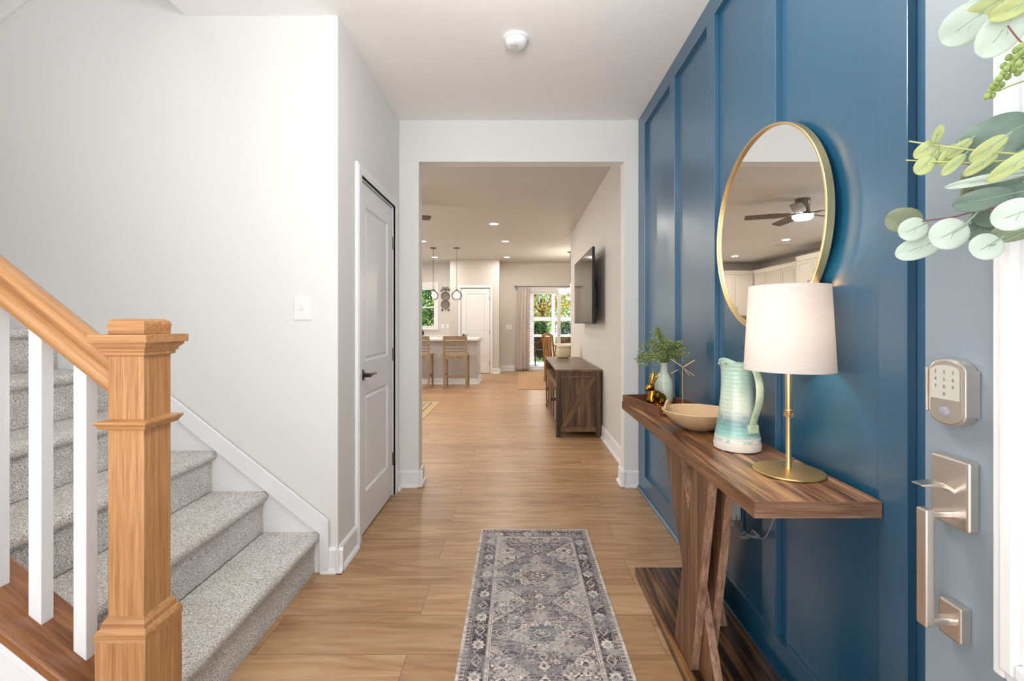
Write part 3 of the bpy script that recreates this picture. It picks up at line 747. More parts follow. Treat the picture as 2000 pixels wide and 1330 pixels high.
    put((e < .096) & (e > .034) & (ro < .022+.004*np.cos(8*np.arctan2(e-c0, dt+1e-6))), cream); put((ro < .009) & (e > .034), mid)
    dt2 = np.abs(((t+per/2)/per-np.round((t+per/2)/per))*per); l2 = dt2*.8+np.abs(e-c0)*1.2
    put((e < .096) & (e > .034) & (np.abs(l2-.022) < .004), pink)
    vine = np.abs(e-c0-.012*np.sin(t*2*PI/(per/3)))
    put((e < .096) & (e > .034) & (vine < .0022), cream, .8)
    q = vnoise(np.abs(u-Wd/2)+5, v+3, 95, 25); put((e < .096) & (e > .034) & (np.abs(q-.5) < .05), pink, .6)
    put(e < .036, pink); put((e < .034) & (e > .030), dark); z2 = np.sin(t*2*PI/.018)
    put((e < .028) & (e > .014) & (z2 > 0), dark, .8); put(e < .012, cream)
    # distressing: horizontal worn streaks, blotches and pile speckle
    st_ = vnoise(u, v*5, 9, 11)*.5+vnoise(u, v*6, 32, 12)*.5
    fade = np.clip((st_-.40)*2.6, 0, .7)
    C[:] = C*(1-fade[:, None])+LC(150, 146, 146)*fade[:, None]
    bl = vnoise(u, v, 7, 13); C[:] = C*(1-(.22*np.clip(bl-.3, 0, 1))[:, None])+slate*(.22*np.clip(bl-.3, 0, 1))[:, None]
    sx = vnoise(u, v, 330, 14)*.6+vnoise(u, v, 150, 15)*.4
    C[:] = C*(.5+1.08*sx)[:, None]*1.08
    wear = np.clip((vnoise(u, v, 16, 16)*.6+vnoise(u, v*3, 60, 17)*.4-.56)*4, 0, .6)
    C[:] = C*(1-wear[:, None])+LC(196, 190, 184)*wear[:, None]
    return np.clip(C, 0, 1)
grid_rug('runner_rug', -.217, .404, .9, 2.724, 300, 880, runner_col, 'faded grey and cream medallion runner on the hall floor')

# ================================================================== CONSOLE TABLE
TX0, TX1, TY0, TY1, TZ = .583, .897, 1.136, 2.59, .7855
ct = thing('console_table', ((TX0+TX1)/2, (TY0+TY1)/2, 0), 'dark walnut console table with crossed plank legs against the blue wall', 'table')
tt = box(TX0+.0006, TX1, TY0+.0006, TY1, TZ-.042, TZ).build('tabletop', 'walnut_y', ct, bev=.0012)
box(TX0, TX1, TY0-.0006, TY0+.001, TZ-.0415, TZ-.0006).build('edge_band', 'walnut_edge', tt)
box(TX0-.0006, TX0+.001, TY0, TY1, TZ-.0415, TZ-.0006).build('edge_band', 'walnut_edge_y', tt)
ub, ut = .04, TZ-.0425
box(.566, .872, 1.06, 2.233, .001, ub).build('base_board', 'walnut_base', ct, bev=.0015)
def leg(x0, x1, bt, tp, mat='walnut_z'):
    o = MB().prism([(bt[0], ub+.0002), (bt[1], ub+.0002), (tp[1], ut), (tp[0], ut)], 'x', x0, x1).build('leg', mat, ct, bev=.0015)
    MB().prism([(bt[0]-.0008, ub+.0002), (bt[0]+.0004, ub+.0002), (tp[0]+.0004, ut), (tp[0]-.0008, ut)], 'x', x0+.001, x1-.001).build('edge_band', 'leg_edge', o)
    return o
leg(.588, .617, (1.574, 1.735), (1.42, 1.55))
leg(.6172, .6448, (1.42, 1.59), (1.775, 1.95))
leg(.645, .674, (1.574, 1.735), (1.42, 1.55))
leg(.79, .818, (1.80, 1.95), (2.19, 2.34))
leg(.8182, .845, (1.95, 2.10), (1.79, 1.93))

# ---------------- lamp
LX, LY = .797, 1.358
lp = thing('table_lamp', (LX, LY, TZ), 'brass table lamp with a white linen drum shade, lit', 'lamp')
MB().lathe([(0, .0005), (.094, .0005), (.0955, .003), (.094, .0065), (.03, .0095), (.0, .0105)], (LX, LY, TZ), 64).build('lamp_base', 'brass_brushed', lp, smooth=True)
po = MB().lathe([(0, .009), (.0088, .009), (.0075, .02), (.0070, .17), (.0085, .178), (.0098, .30), (.0098, .43), (0, .43)], (LX, LY, TZ), 20).build('lamp_pole', 'brass', lp, smooth=True)
w = MB()
for k in range(4):
    z = TZ+.166+k*.0055; a0 = k*.9; w.tube([(LX+.0115*math.cos(t), LY+.0115*math.sin(t), z+.002*math.sin(t+a0)) for t in [2*PI*j/20 for j in range(21)]], .0018, 6)
w.build('ring_collar', 'brass', po, smooth=True)
s0, s1 = 1.086-TZ, 1.334-TZ
sh = MB().lathe([(.1195, s0), (.1063, s1), (.1045, s1), (.1177, s0), (.1195, s0)], (LX, LY, TZ), 64).build('lamp_shade', 'shade', lp, smooth=True)
w = MB()
for a in range(3):
    t = a*2*PI/3; w.tube([(LX, LY, TZ+s1-.02), (LX+.105*math.cos(t), LY+.105*math.sin(t), TZ+s1-.006)], .0015, 6)
w.lathe([(0, .42), (.014, .42), (.014, s1-.015-.0), (0, s1-.015)] if False else [(0, .43), (.006, .43), (.006, s1-.012), (0, s1-.012)], (LX, LY, TZ), 10)
w.build('harp', 'brass', lp, smooth=True)
MB().ball((LX, LY, TZ+.425), (.026, .026, .034), 16, 12).build('light_bulb', 'bulb', lp, smooth=True)
lamp('lamp_light', (LX, LY, TZ+.43), 15.0, .03, (1, .84, .70))
w = MB()
cpts = [(.80, 1.452, .7875), (.862, 1.47, .787), (.9, 1.50, .78), (.905, 1.52, .70), (.895, 1.54, .66), (.883, 1.585, .56), (.876, 1.625, .475), (.873, 1.655, .452), (.868, 1.69, .45), (.868, 1.74, .415), (.872, 1.80, .40), (.88, 1.84, .405), (.888, 1.876, .44)]
def smooth_pts(p, n=6):
    p = [Vector(q) for q in p]; out = []
    for i in range(len(p)-1):
        a = p[max(i-1, 0)]; b_ = p[i]; c = p[i+1]; d = p[min(i+2, len(p)-1)]
        for k in range(n):
            t = k/n; out.append(.5*((2*b_)+(-a+c)*t+(2*a-5*b_+4*c-d)*t*t+(-a+3*b_-3*c+d)*t**3))
    out.append(p[-1]); return out
w.tube(smooth_pts(cpts[:1]+cpts[1:], 6), .0022, 6)
lpc = []
for k in range(41):   # coiled bundle
    t = 2*PI*k/40; lpc.append((.866+.008*math.sin(3*t), 1.72+.055*math.cos(t), .432+.012*math.sin(2*t)-.028*math.cos(t)))
for dx in (0, .006): w.tube([(p[0]-dx, p[1], p[2]+dx) for p in lpc], .0026, 6)
w.build('power_cord', 'cord_grey', lp, smooth=True)

# ---------------- pitcher
PX, PYY = .768, 1.616
pt = thing('ceramic_pitcher', (PX, PYY, TZ), 'tall pale green ceramic pitcher with a looped handle beside the lamp', 'pitcher')
hd = Vector((.325, -.94, 0)).normalized(); sa = math.atan2(-hd.y, -hd.x)
def pf(p, a, r, z):
    if z > .2:
        f = (z-.2)/.1; k = max(0, math.cos(a-sa))**6
        p[0] += f*k*.022*math.cos(sa); p[1] += f*k*.022*math.sin(sa)
        if z > .26: p[2] += (z-.26)/.04*(.006*math.cos(2*(a-sa))+.004*math.cos(5*(a-sa)+1))
    return p
prof = [(0, .004), (.07, .002), (.0755, .006), (.0765, .02), (.074, .045), (.0725, .05), (.069, .075), (.064, .105), (.059, .14), (.0545, .18), (.052, .22), (.051, .26), (.0535, .296), (.0555, .302), (.052, .302), (.049, .29), (.047, .25), (.048, .2), (.06, .1), (.06, .02), (0, .012)]
body = MB().lathe(prof, (PX, PYY, TZ), 48, pf).build('pitcher_body', 'pitcher', pt, smooth=True)
MB().lathe([(.0738, .0485), (.0752, .03), (.0773, .02), (.0763, .004), (.0700, .0003), (0, .0003)], (PX, PYY, TZ), 48).build('foot_band', 'clay_raw', pt, smooth=True)
w = MB(); hp_ = []
for (o, z) in ((.050, .288), (.066, .291), (.082, .277), (.094, .245), (.098, .205), (.092, .165), (.080, .130), (.071, .105), (.067, .085)):
    hp_.append((PX+hd.x*o, PYY+hd.y*o, TZ+z))
w.tube(smooth_pts(hp_, 5), .0165, 12, flat=(.28, 1.0))
w.T = Matrix.Translation((PX+hd.x*.069, PYY+hd.y*.069, TZ+.082)) @ Matrix.Rotation(math.atan2(hd.y, hd.x), 4, 'Z'); w.cbox((0, 0, 0), (.012, .036, .028)); w.T = Matrix.Identity(4)
w.build('pitcher_handle', 'pitcher_handle', pt, smooth=True)
w = MB(); sd_ = -hd
for s in (-1, 1):
    q = Vector((PX, PYY, TZ+.293))+sd_*.068+Vector((-sd_.y, sd_.x, 0))*.012*s; w.ball(q, .007, 10, 8)
w.build('spout_bead', 'pitcher_handle', pt, smooth=True)

# ---------------- bowl
BX, BYY = .745, 1.905
bw = thing('clay_bowl', (BX, BYY, TZ), 'shallow tan clay bowl with a small loop handle, left of the pitcher', 'bowl')
MB().lathe([(0, .0005), (.045, .0005), (.06, .006), (.095, .026), (.125, .052), (.144, .076), (.1455, .079), (.1435, .081), (.140, .078), (.120, .055), (.09, .032), (.05, .014), (0, .011)], (BX, BYY, TZ), 64).build('bowl_body', 'bowl_clay', bw, smooth=True)
ha = Vector((-.80, .60, 0)).normalized(); q = Vector((BX, BYY, TZ))+ha*.133; tgt = Vector((-ha.y, ha.x, 0))
hl = [q+tgt*(.022*math.cos(t))+Vector((0, 0, .068+.036*math.sin(t))) - ha*(.004*math.sin(t)) for t in [PI*k/16 for k in range(-2, 19)]]
MB().tube(hl, .0058, 8, flat=(1.3, .8)).build('loop_handle', 'bowl_clay', bw, smooth=True)

# ---------------- tray
tc_ = Vector((.733, 2.362, TZ)); TR = Matrix.Translation(tc_) @ Matrix.Rotation(math.radians(13), 4, 'Z')
tr = thing('wooden_tray', tc_, 'rectangular dark wood tray at the far end of the console table', 'tray')
w = MB(); w.T = TR; hx, hy, th = .122, .19, .011
w.box(-hx, hx, -hy, hy, .0005, .010)
w.build('tray_bottom', 'tray_wood', tr)
w = MB(); w.T = TR
w.box(-hx, -hx+th, -hy, hy, .010, .046).box(hx-th, hx, -hy, hy, .010, .046).box(-hx+th, hx-th, -hy, -hy+th, .010, .046).box(-hx+th, hx-th, hy-th, hy, .010, .046)
w.build('tray_rim', 'tray_wood', tr, bev=.0012)
TZ2 = TZ+.0105
# ---------------- gold rabbit
def remesh_build(mb, name, mat, parent, voxel):
    bm = mb; o = bm.build(name, mat, parent, smooth=True)
    q = o.modifiers.new('remesh', 'REMESH'); q.mode = 'VOXEL'; q.voxel_size = voxel; q.use_smooth_shade = True
    q = o.modifiers.new('smooth', 'SMOOTH'); q.iterations = 6; q.factor = .5; return o
RX, RY = .688, 2.318
rb = thing('rabbit_figurine', (RX, RY, TZ2), 'shiny gold sitting rabbit figurine in the wooden tray', 'figurine')
w = MB(); ang = Matrix.Translation((RX, RY, TZ2+.0006)) @ Matrix.Rotation(math.radians(205), 4, 'Z') @ Matrix.Scale(1.1, 4)   # local +x = facing
w.T = ang
w.ball((-.022, 0, .036), (.040, .031, .037), 20, 14).ball((-.006, 0, .050), (.034, .027, .032), 20, 14).ball((.014, 0, .060), (.022, .021, .032), 18, 12)
w.ball((.020, 0, .040), (.020, .020, .034), 18, 12)
w.ball((.026, 0, .096), (.021, .017, .018), 18, 12).ball((.042, 0, .091), (.013, .011, .011), 14, 10)
w.ball((-.026, .022, .026), (.026, .014, .024), 14, 10).ball((-.026, -.022, .026), (.026, .014, .024), 14, 10)
w.ball((-.008, .024, .006), (.028, .010, .0065), 12, 8).ball((-.008, -.024, .006), (.028, .010, .0065), 12, 8)
for s in (-1, 1):
    w.tube([(.026, s*.012, .04), (.030, s*.012, .02), (.033, s*.012, .003)], [.011, .009, .008], 10); w.ball((.038, s*.012, .006), (.011, .008, .0062), 10, 8)
w.ball((-.062, 0, .024), .012, 12, 8)
remesh_build(w, 'rabbit_body', 'gold', rb, .0022)
for s in (-1, 1):
    w = MB(); w.T = ang; w.tube([(.020, s*.008, .106), (.012, s*.012, .125), (.002, s*.016, .145), (-.004, s*.018, .160), (-.006, s*.019, .166)], [.006, .0095, .0105, .006, .002], 12, flat=(.45, 1)); w.build('rabbit_ear', 'gold', rb, smooth=True)
for s in (-1, 1):
    w = MB(); w.T = ang; w.ball((.036, s*.0142, .100), .0032, 10, 8); w.build('rabbit_eye', 'gold', rb, smooth=True)
# ---------------- vase with sprigs
VX, VY = .762, 2.405
vs = thing('speckled_vase', (VX, VY, TZ2), 'pale grey green speckled bottle vase in the tray behind the gold rabbit', 'vase')
VH = .222
MB().lathe([(0, .001), (.034, .001), (.04, .006), (.045, .03), (.047, .07), (.046, .105), (.039, .135), (.027, .158), (.0195, .175), (.0175, .195), (.0185, .215), (.0205, VH), (.0165, VH), (.0145, .21), (.014, .19), (0, .18)], (VX, VY, TZ2), 40).build('vase_body', 'vase', vs, smooth=True)
sp = thing('greenery_sprigs', (VX, VY, TZ2+.19), 'bushy bunch of small leaved green sprigs in the speckled vase', 'plant')
def leafquad(w, p, d, n, ln, wd):
    d = d.normalized(); s = d.cross(n)
    if s.length < 1e-3: s = d.cross(Vector((1, 0, 0)))
    s.normalize(); nn = s.cross(d)
    a = w.v(p); b_ = w.v(p+d*ln*.5+s*wd/2+nn*ln*.08); c = w.v(p+d*ln); e = w.v(p+d*ln*.5-s*wd/2+nn*ln*.08)
    w.face([a, b_, c]); w.face([a, c, e])
R = random.Random(5); wl_ = {'sprig_green': MB(), 'sprig_pale': MB()}; ws = MB(); base = Vector((VX, VY, TZ2+VH-.01))
tips = []
for k in range(26):
    u = R.random(); a = R.uniform(0, 2*PI); out_ = R.uniform(.03, .115); up = R.uniform(.03, .12)
    tips.append((a, out_, up))
for (a, o_, u_) in ((2.9, .13, .02), (3.3, .13, .05), (2.6, .05, .165), (2.2, .04, .185), (2.9, .03, .17), (0.0, .08, .11), (-.6, .10, .08), (3.2, .14, .03), (2.9, .12, .06), (3.6, .11, .03), (3.1, .07, .12), (5.6, .12, .05), (3.0, .10, .10), (3.5, .14, .0)): tips.append((a, o_, u_))
for (a, o_, u_) in tips:
    # keep clear of the wall
    dx = math.cos(a)*o_; dx = min(dx, .085); t = base+Vector((dx, math.sin(a)*o_, u_)); t.x = min(t.x, .895)
    m1 = base+Vector((dx*.3, math.sin(a)*o_*.3, max(u_*.7, .04)))
    pts = smooth_pts([base-Vector((0, 0, .04)), base+Vector((dx*.05, 0, .01)), m1, t], 5); ws.tube(pts, .0008, 4)
    for i, p in enumerate(pts[7:]):
        for q_ in range(9):
            d = Vector((R.gauss(0, 1), R.gauss(0, 1), R.gauss(.2, .9))).normalized(); e = p+d*R.uniform(.008, .024)
            ws.tube([p, e], .0004, 3)
            for _ in range(4):
                dd = (d+Vector((R.gauss(0, .7), R.gauss(0, .7), R.gauss(0, .7)))).normalized(); pp = p.lerp(e, R.uniform(.4, 1))
                if pp.x+dd.x*.01 > .913: continue
                leafquad(wl_['sprig_pale' if R.random() < .35 else 'sprig_green'], pp, dd, Vector((R.gauss(0, 1), R.gauss(0, 1), 1)), R.uniform(.006, .011), R.uniform(.004, .006))
ws.build('sprig_stems', 'sprig_green', sp)
o = wl_['sprig_green'].build('sprig_leaves', 'sprig_green', sp); o2 = wl_['sprig_pale'].build('sprig_leaves', 'sprig_pale', sp)
o2['label'] = 'paler sprig leaves'
# ---------------- brass starburst
SX, SY = .832, 2.33
sb = thing('brass_starburst', (SX, SY, TZ2), 'thin brass starburst ornament on a stem in the wooden tray', 'ornament')
cz = 1.0
MB().lathe([(0, .0005), (.018, .0005), (.018, .003), (.003, .005), (.0016, .01), (.0016, cz-TZ2-.0), (0, cz-TZ2)], (SX, SY, TZ2), 12).build('stem', 'brass', sb, smooth=True)
w = MB(); cc = Vector((SX, SY, cz))
for d in ((-.8, .2, .6), (.75, -.5, -.62), (.72, -.4, .55), (-.72, .45, -.5), (0, 0, 1), (.5, .5, -.1), (-.55, -.6, -.1), (.2, -.75, -.5), (-.2, .75, .5), (-.25, -.7, .45), (.3, .6, -.5)):
    d = Vector(d).normalized(); ln = .068; e = cc+d*ln
    if e.x > .90: e = cc+d*((.90-SX)/d.x)
    w.tube([cc, e], .0017, 6)
w.ball(cc, .005, 8, 6); w.build('rays', 'brass', sb, smooth=True)

# ---------------- wall mirror
MY, MZ, MR = 1.668, 1.558, .363
mi = thing('round_mirror', (XR-.02, MY, MZ-MR), 'large round wall mirror with a thin gold frame above the console table', 'mirror')
w = MB(); w.T = Matrix.Translation((TX-.001, MY, MZ)) @ Matrix.Rotation(-PI/2, 4, 'Y')
w.lathe([(MR-.010, 0), (MR, 0), (MR, .022), (MR-.002, .024), (MR-.007, .024), (MR-.0085, .022), (MR-.0085, .012), (MR-.010, 0)], seg=96)
w.build('mirror_frame', 'brass', mi, smooth=True)
w = MB(); w.T = Matrix.Translation((TX-.0145, MY, MZ)) @ Matrix.Rotation(-PI/2, 4, 'Y'); w.lathe([(0, -.006), (MR-.009, -.006), (MR-.009, 0), (0, 0)], seg=96)
w.build('mirror_glass', 'mirror', mi)

# ---------------- outlet with plug-in under the table
ol = thing('wall_outlet', (XR, 1.915, .35), 'blue wall outlet with a white plug-in under the console table', 'outlet')
box(XR-.006, XR, 1.877, 1.955, .355, .475).build('outlet_plate', 'blue', ol, bev=.002)
pg_ = thing('air_freshener', (XR-.03, 1.915, .38), 'small white plug-in air freshener in the outlet below the console table', 'air freshener')
box(XR-.062, XR-.0065, 1.885, 1.945, .415, .52).build('freshener_body', 'white_plastic', pg_, bev=.006)
plain('clear_oil', srgb(200, 205, 215), .1)
MB().lathe([(0, 0), (.014, .002), (.016, .012), (.012, .03), (0, .031)], (XR-.036, 1.915, .3835), 16).build('refill_bottle', 'clear_oil', pg_, smooth=True)

# ---------------- wreath on the front door
def P(px, py, X):
    Y = X*900/(px-1012); return Vector((X, Y, EYE-(py-630)*Y/900))
wr = thing('eucalyptus_wreath', (.72, .40, 1.24), 'eucalyptus wreath with pale round leaves hanging on the open entry door', 'wreath')
w = MB(); RC = Vector((.725, .38, 1.50))
w.tube([(RC.x, RC.y+.19*math.cos(t), RC.z+.19*math.sin(t)) for t in [2*PI*k/40 for k in range(41)]], .012, 8)
w.build('twig_ring', 'bark', wr, smooth=True)
def leaf(px, py, lpx, wpx, ang, X, mat, tilt=0.2, fold=.15, roll=0):
    """leaf centred near pixel, length/width in px of the photo, ang = direction of the tip (deg, counterclockwise on screen)"""
    c = P(px, py, X); s = c.y/900; L_ = lpx*s*.97; Wd = wpx*s*.97
    view = (c-Vector((0, 0, EYE))).normalized(); rt = Vector((view.y, -view.x, 0)).normalized(); up = rt.cross(view).normalized()
    a = math.radians(ang); d = rt*math.cos(a)+up*math.sin(a); sd2 = -rt*math.sin(a)+up*math.cos(a); n = -view
    d = (d+n*tilt).normalized(); sd2 = (sd2+n*roll).normalized(); n = d.cross(sd2).normalized()
    w = MB(); NU, NV = 18, 8; rows = []
    for i in range(NU+1):
        t = .5-.5*math.cos(PI*i/NU); hw2 = Wd/2*max(.02, (1-abs(2*t-1)**2.3)**.5)
        row = []
        for j in range(NV+1):
            q = (j/NV-.5)*2; bend = -.18*L_*(t-.5)**2 + fold*abs(q)*hw2 + .02*L_*math.sin(5*t+3*q)
            row.append(w.v(c+d*L_*(t-.5)+sd2*hw2*q+n*bend))
        rows.append(row)
    for A, B in zip(rows, rows[1:]):
        for j in range(NV): w.face([A[j], A[j+1], B[j+1], B[j]])
    o = w.build('leaf', mat, wr, smooth=True)
    q = o.modifiers.new('solid', 'SOLIDIFY'); q.thickness = .0007
    v = MB(); v.tube([c-d*L_*.62+n*.0, c-d*L_*.3+n*(.001), c+n*.0012, c+d*L_*.22+n*.0012], [.0011, .0009, .0007, .0003], 5)
    for s_ in (-1, 1): v.tube([c-d*L_*.12+n*.0012, c+d*L_*.05+sd2*s_*Wd*.18+n*.0018], [.0005, .0002], 4)
    v.build('leaf_vein', 'leaf_vein', o); return o
G, PA, LI, OL = 'eucalyptus_green', 'eucalyptus_pale', 'eucalyptus_lime', 'eucalyptus_olive'
for args in (
    (1886, 48, 84, 74, 205, .66, PA), (1958, 60, 100, 70, 232, .655, PA), (1930, 12, 120, 60, 200, .69, PA), (1985, 12, 80, 40, 190, .65, LI), (1915, 22, 70, 36, 200, .67, LI),
    (1940, 272, 125, 84, 200, .70, G), (1955, 318, 100, 60, 205, .71, G), (1922, 330, 90, 50, 225, .715, OL),
    (1832, 262, 36, 16, 70, .64, LI), (1808, 292, 44, 28, 215, .64, LI), (1834, 302, 38, 26, 270, .655, LI), (1806, 323, 40, 32, 230, .638, LI),
    (1852, 303, 48, 22, 235, .655, LI), (1874, 290, 48, 20, 220, .66, LI), (1862, 322, 50, 20, 225, .64, LI), (1930, 290, 66, 30, 215, .655, LI), (1916, 320, 64, 22, 215, .65, LI), (1978, 322, 90, 30, 215, .64, LI),
    (1930, 350, 130, 20, 183, .66, PA), (1960, 352, 90, 30, 190, .69, G),
    (1920, 390, 92, 44, 186, .66, G), (1950, 412, 80, 60, 200, .715, G), (1912, 366, 70, 50, 240, .72, OL), (1975, 385, 90, 50, 190, .70, G),
    (1765, 430, 62, 50, 170, .655, OL), (1783, 448, 48, 46, 205, .635, PA), (1793, 484, 76, 44, 200, .650, PA), (1853, 457, 62, 62, 210, .64, PA),
    (1920, 440, 66, 56, 235, .71, G), (1926, 482, 50, 54, 215, .65, PA), (1982, 419, 72, 62, 200, .635, PA), (1980, 452, 70, 40, 190, .68, OL)):
    leaf(*args)
R = random.Random(11)
for k in range(26):   # rest of the wreath beyond the frame
    t = R.uniform(-2.6, 3.6)
    c = RC+Vector((-.03-R.random()*.04, .19*math.cos(t)+R.gauss(0, .03), .19*math.sin(t)+R.gauss(0, .03)))
    if c.y > .585 or c.y < .1: continue
    px = 1012+900*c.x/c.y; py = 630-900*(c.z-EYE)/c.y
    leaf(px, py, 900*.055/c.y, 900*.045/c.y, R.uniform(0, 360), c.x, R.choice([G, PA, LI, OL]))
def stem(pts, r, mat, name='twig'):
    MB().tube(smooth_pts([P(*p) for p in pts], 4), r, 6).build(name, mat, wr, smooth=True)
stem([(1776, 276, .64), (1830, 284, .645), (1900, 293, .655), (2010, 303, .67)], .0013, LI)
stem([(1770, 313, .64), (1830, 316, .645), (1890, 318, .655), (1990, 312, .67)], .0012, LI)
stem([(1800, 432, .645), (1860, 424, .65), (1905, 413, .66), (2010, 395, .68)], .0012, 'twig_red')
stem([(1800, 435, .645), (1782, 440, .64), (1772, 452, .635)], .0009, 'leaf_vein')
stem([(1912, 412, .66), (1885, 438, .65), (1860, 455, .64)], .0011, 'leaf_vein')
stem([(2010, 450, .69), (1965, 470, .67), (1935, 480, .65)], .0009, 'leaf_vein')
stem([(2005, 85, .66), (1992, 80, .66), (1968, 50, .65)], .0011, 'twig_red')
w = MB(); R = random.Random(3)
for (px, py) in ((1928, 188), (1935, 178), (1940, 168), (1938, 186), (1948, 172), (1946, 160), (1952, 152), (1956, 166), (1960, 142), (1966, 134), (1968, 150), (1974, 126), (1980, 118), (1978, 136), (1986, 110), (1990, 124), (1996, 104), (1998, 118), (2006, 98), (1970, 112), (1984, 98), (1994, 90), (1960, 128), (1988, 142), (1996, 134)):
    c = P(px, py, .66+R.uniform(-.012, .012)); w.ball(c, (.0035, .0045, .0048), 8, 6)
w.build('seed_cluster', 'seed_green', wr, smooth=True)
stem([(1930, 192, .66), (1950, 166, .66), (1980, 120, .66), (2010, 95, .665)], .0012, 'seed_green')
stem([(1950, 178, .662), (1980, 165, .665), (2010, 155, .67)], .001, 'seed_green')

# ---------------- hall: smoke detector, light switch
sdx, sdy = -.012, 2.455
sm = thing('smoke_detector', (sdx, sdy, H-.045), 'round white smoke detector on the hall ceiling', 'smoke detector')
MB().lathe([(0, 0), (.07, 0), (.07, -.008), (.066, -.012), (.0, -.012)], (sdx, sdy, H-.0003), 40).build('mounting_ring', 'white_plastic', sm, smooth=True)
MB().lathe([(.06, -.0125), (.058, -.03), (.05, -.042), (.035, -.048), (0, -.048)], (sdx, sdy, H), 40).build('detector_body', 'white_plastic', sm, smooth=True)
w = MB()
for k in range(5): w.box(sdx-.03, sdx+.01, sdy-.026+k*.008, sdy-.022+k*.008, H-.0495, H-.0475)
w.lathe([(0, -.05), (.004, -.05), (.004, -.046), (0, -.046)], (sdx+.004, sdy-.042, H+.004), 8)
w.build('vent_slots', 'vent', sm)
def switch_plate(name, x, z, y, wd, label, cat, n=1, kind='toggle'):
    t = thing(name, (x, y, z-.06), label, cat); t.location = (x, y, z)
    box(x-wd/2, x+wd/2, y-.006, y, z-.058, z+.058).build('plate', 'white_plastic', t, bev=.002)
    for k in range(n):
        cx = x+(k-(n-1)/2)*.046
        if kind == 'toggle': box(cx-.005, cx+.005, y-.014, y-.0065, z-.006, z+.012).build('toggle', 'white_plastic', t, bev=.001)
        else:
            for dz in (-.022, .022): box(cx-.016, cx+.016, y-.0085, y-.0062, z+dz-.014, z+dz+.014).build('socket', 'white', t, bev=.003)
    return t
switch_plate('light_switch', -1.061, 1.297, YS, .084, 'white single light switch on the stair wall', 'light switch')
switch_plate('light_switch', -.235, 1.11, YF, .165, 'white triple light switch beside the curtain on the far wall', 'light switch', 3)
switch_plate('wall_outlet', -1.92, 1.135, YF, .072, 'white kitchen outlet nearest the window', 'outlet', 1, 'o')
switch_plate('wall_outlet', -1.80, 1.135, YF, .072, 'white kitchen outlet nearest the pantry wall', 'outlet', 1, 'o')
t = thing('light_switch', (XF, 7.45, 1.13), 'white switch on the wall beyond the television', 'light switch')
box(XF-.006, XF, 7.41, 7.49, 1.072, 1.188).build('plate', 'white_plastic', t, bev=.002)
box(XF-.013, XF-.0065, 7.445, 7.455, 1.125, 1.142).build('toggle', 'white_plastic', t)

# ================================================================== FAMILY ROOM
# television
tv = thing('television', (.83, 5.55, 1.20), 'large flat television mounted on the grey wall', 'television')
y0, y1, z0, z1 = 4.80, 6.32, 1.215, 2.02
box(.772, .80, y0, y1, z0, z1).build('tv_frame', 'black', tv, bev=.003)
box(.7705, .7725, y0+.012, y1-.012, z0+.02, z1-.012).build('tv_screen', 'screen', tv)
box(.80, .838, y0+.12, y1-.12, z0+.002, z0+.38).build('rear_housing', 'black', tv, bev=.005)
box(.838, XF-.0005, 5.3, 5.8, 1.4, 1.7).build('wall_bracket', 'black', tv)
# media console
mc = thing('media_console', (.64, 5.82, 0), 'rustic dark wood media console with a diagonal end brace under the television', 'cabinet')
CX0, CX1, CY0, CY1, CH = .405, .882, 4.91, 6.74, .725
box(CX0-.004, CX1+.006, CY0-.012, CY1+.012, CH-.022, CH).build('console_top', 'rustic_y', mc, bev=.002)
for x in (CX0, CX1-.05):
    for y in (CY0, CY1-.05): box(x, x+.05, y, y+.05, .001, CH-.0225).build('corner_post', 'rustic_z', mc, bev=.002)
for y in (CY0+.012, CY1-.03):
    box(CX0+.051, CX1-.051, y, y+.018, .07, CH-.0225).build('side_panel', 'rustic_z', mc)
for z, hgt in ((.06, .05), (CH-.085, .016)):
    box(CX0+.051, CX1-.051, CY0+.003, CY0+.0118, z, z+hgt).build('end_rail', 'rustic_y', mc, bev=.002)
xa, xb, za, zb = CX0+.052, CX1-.052, .112, CH-.088; ww = .062
MB().prism([(xa, za), (xa+ww*.9, za), (xb, zb), (xb-ww*1.1, zb)], 'y', CY0+.002, CY0+.0117).build('diagonal_brace', 'rustic_brown', mc, bev=.002)
box(CX1-.02, CX1-.008, CY0+.05, CY1-.05, .07, CH-.0225).build('back_panel', 'rustic_z', mc)
box(CX0+.01, CX1-.021, CY0+.051, CY1-.051, .06, .078).build('bottom_shelf', 'rustic_y', mc)
box(CX0+.01, CX1-.021, CY0+.051, CY1-.051, .545, .562).build('shelf', 'rustic_y', mc)
box(CX0+.004, CX0+.02, CY0+.051, CY1-.051, .525, .5445).build('front_rail', 'rustic_y', mc, bev=.002)
box(CX0+.004, CX0+.02, CY0+.051, CY1-.051, .06, .09).build('front_rail', 'rustic_y', mc, bev=.002)
L4 = (CY1-CY0-.104)/4
for k in range(4):
    a = CY0+.052+k*L4+.002; c = a+L4-.004; w = MB(); rectframe(w, CX0+.002, CX0+.0195, a, c, .0905, .5245, .045)
    d = w.build('console_door', 'rustic_z', mc, bev=.0015)
    if k in (0, 3): box(CX0+.008, CX0+.012, a+.045, c-.045, .1355, .4795).build('door_glass', 'screen', d)
    else: box(CX0+.008, CX0+.014, a+.045, c-.045, .1355, .4795).build('door_panel', 'rustic_z', d)
    hy = c-.02 if k % 2 else a+.02
    hy = a+.022 if k in (1, 3) else c-.022
    MB().cbox((CX0-.012, hy, .33), (.018, .012, .03)).build('door_knob', 'black', d, bev=.003)
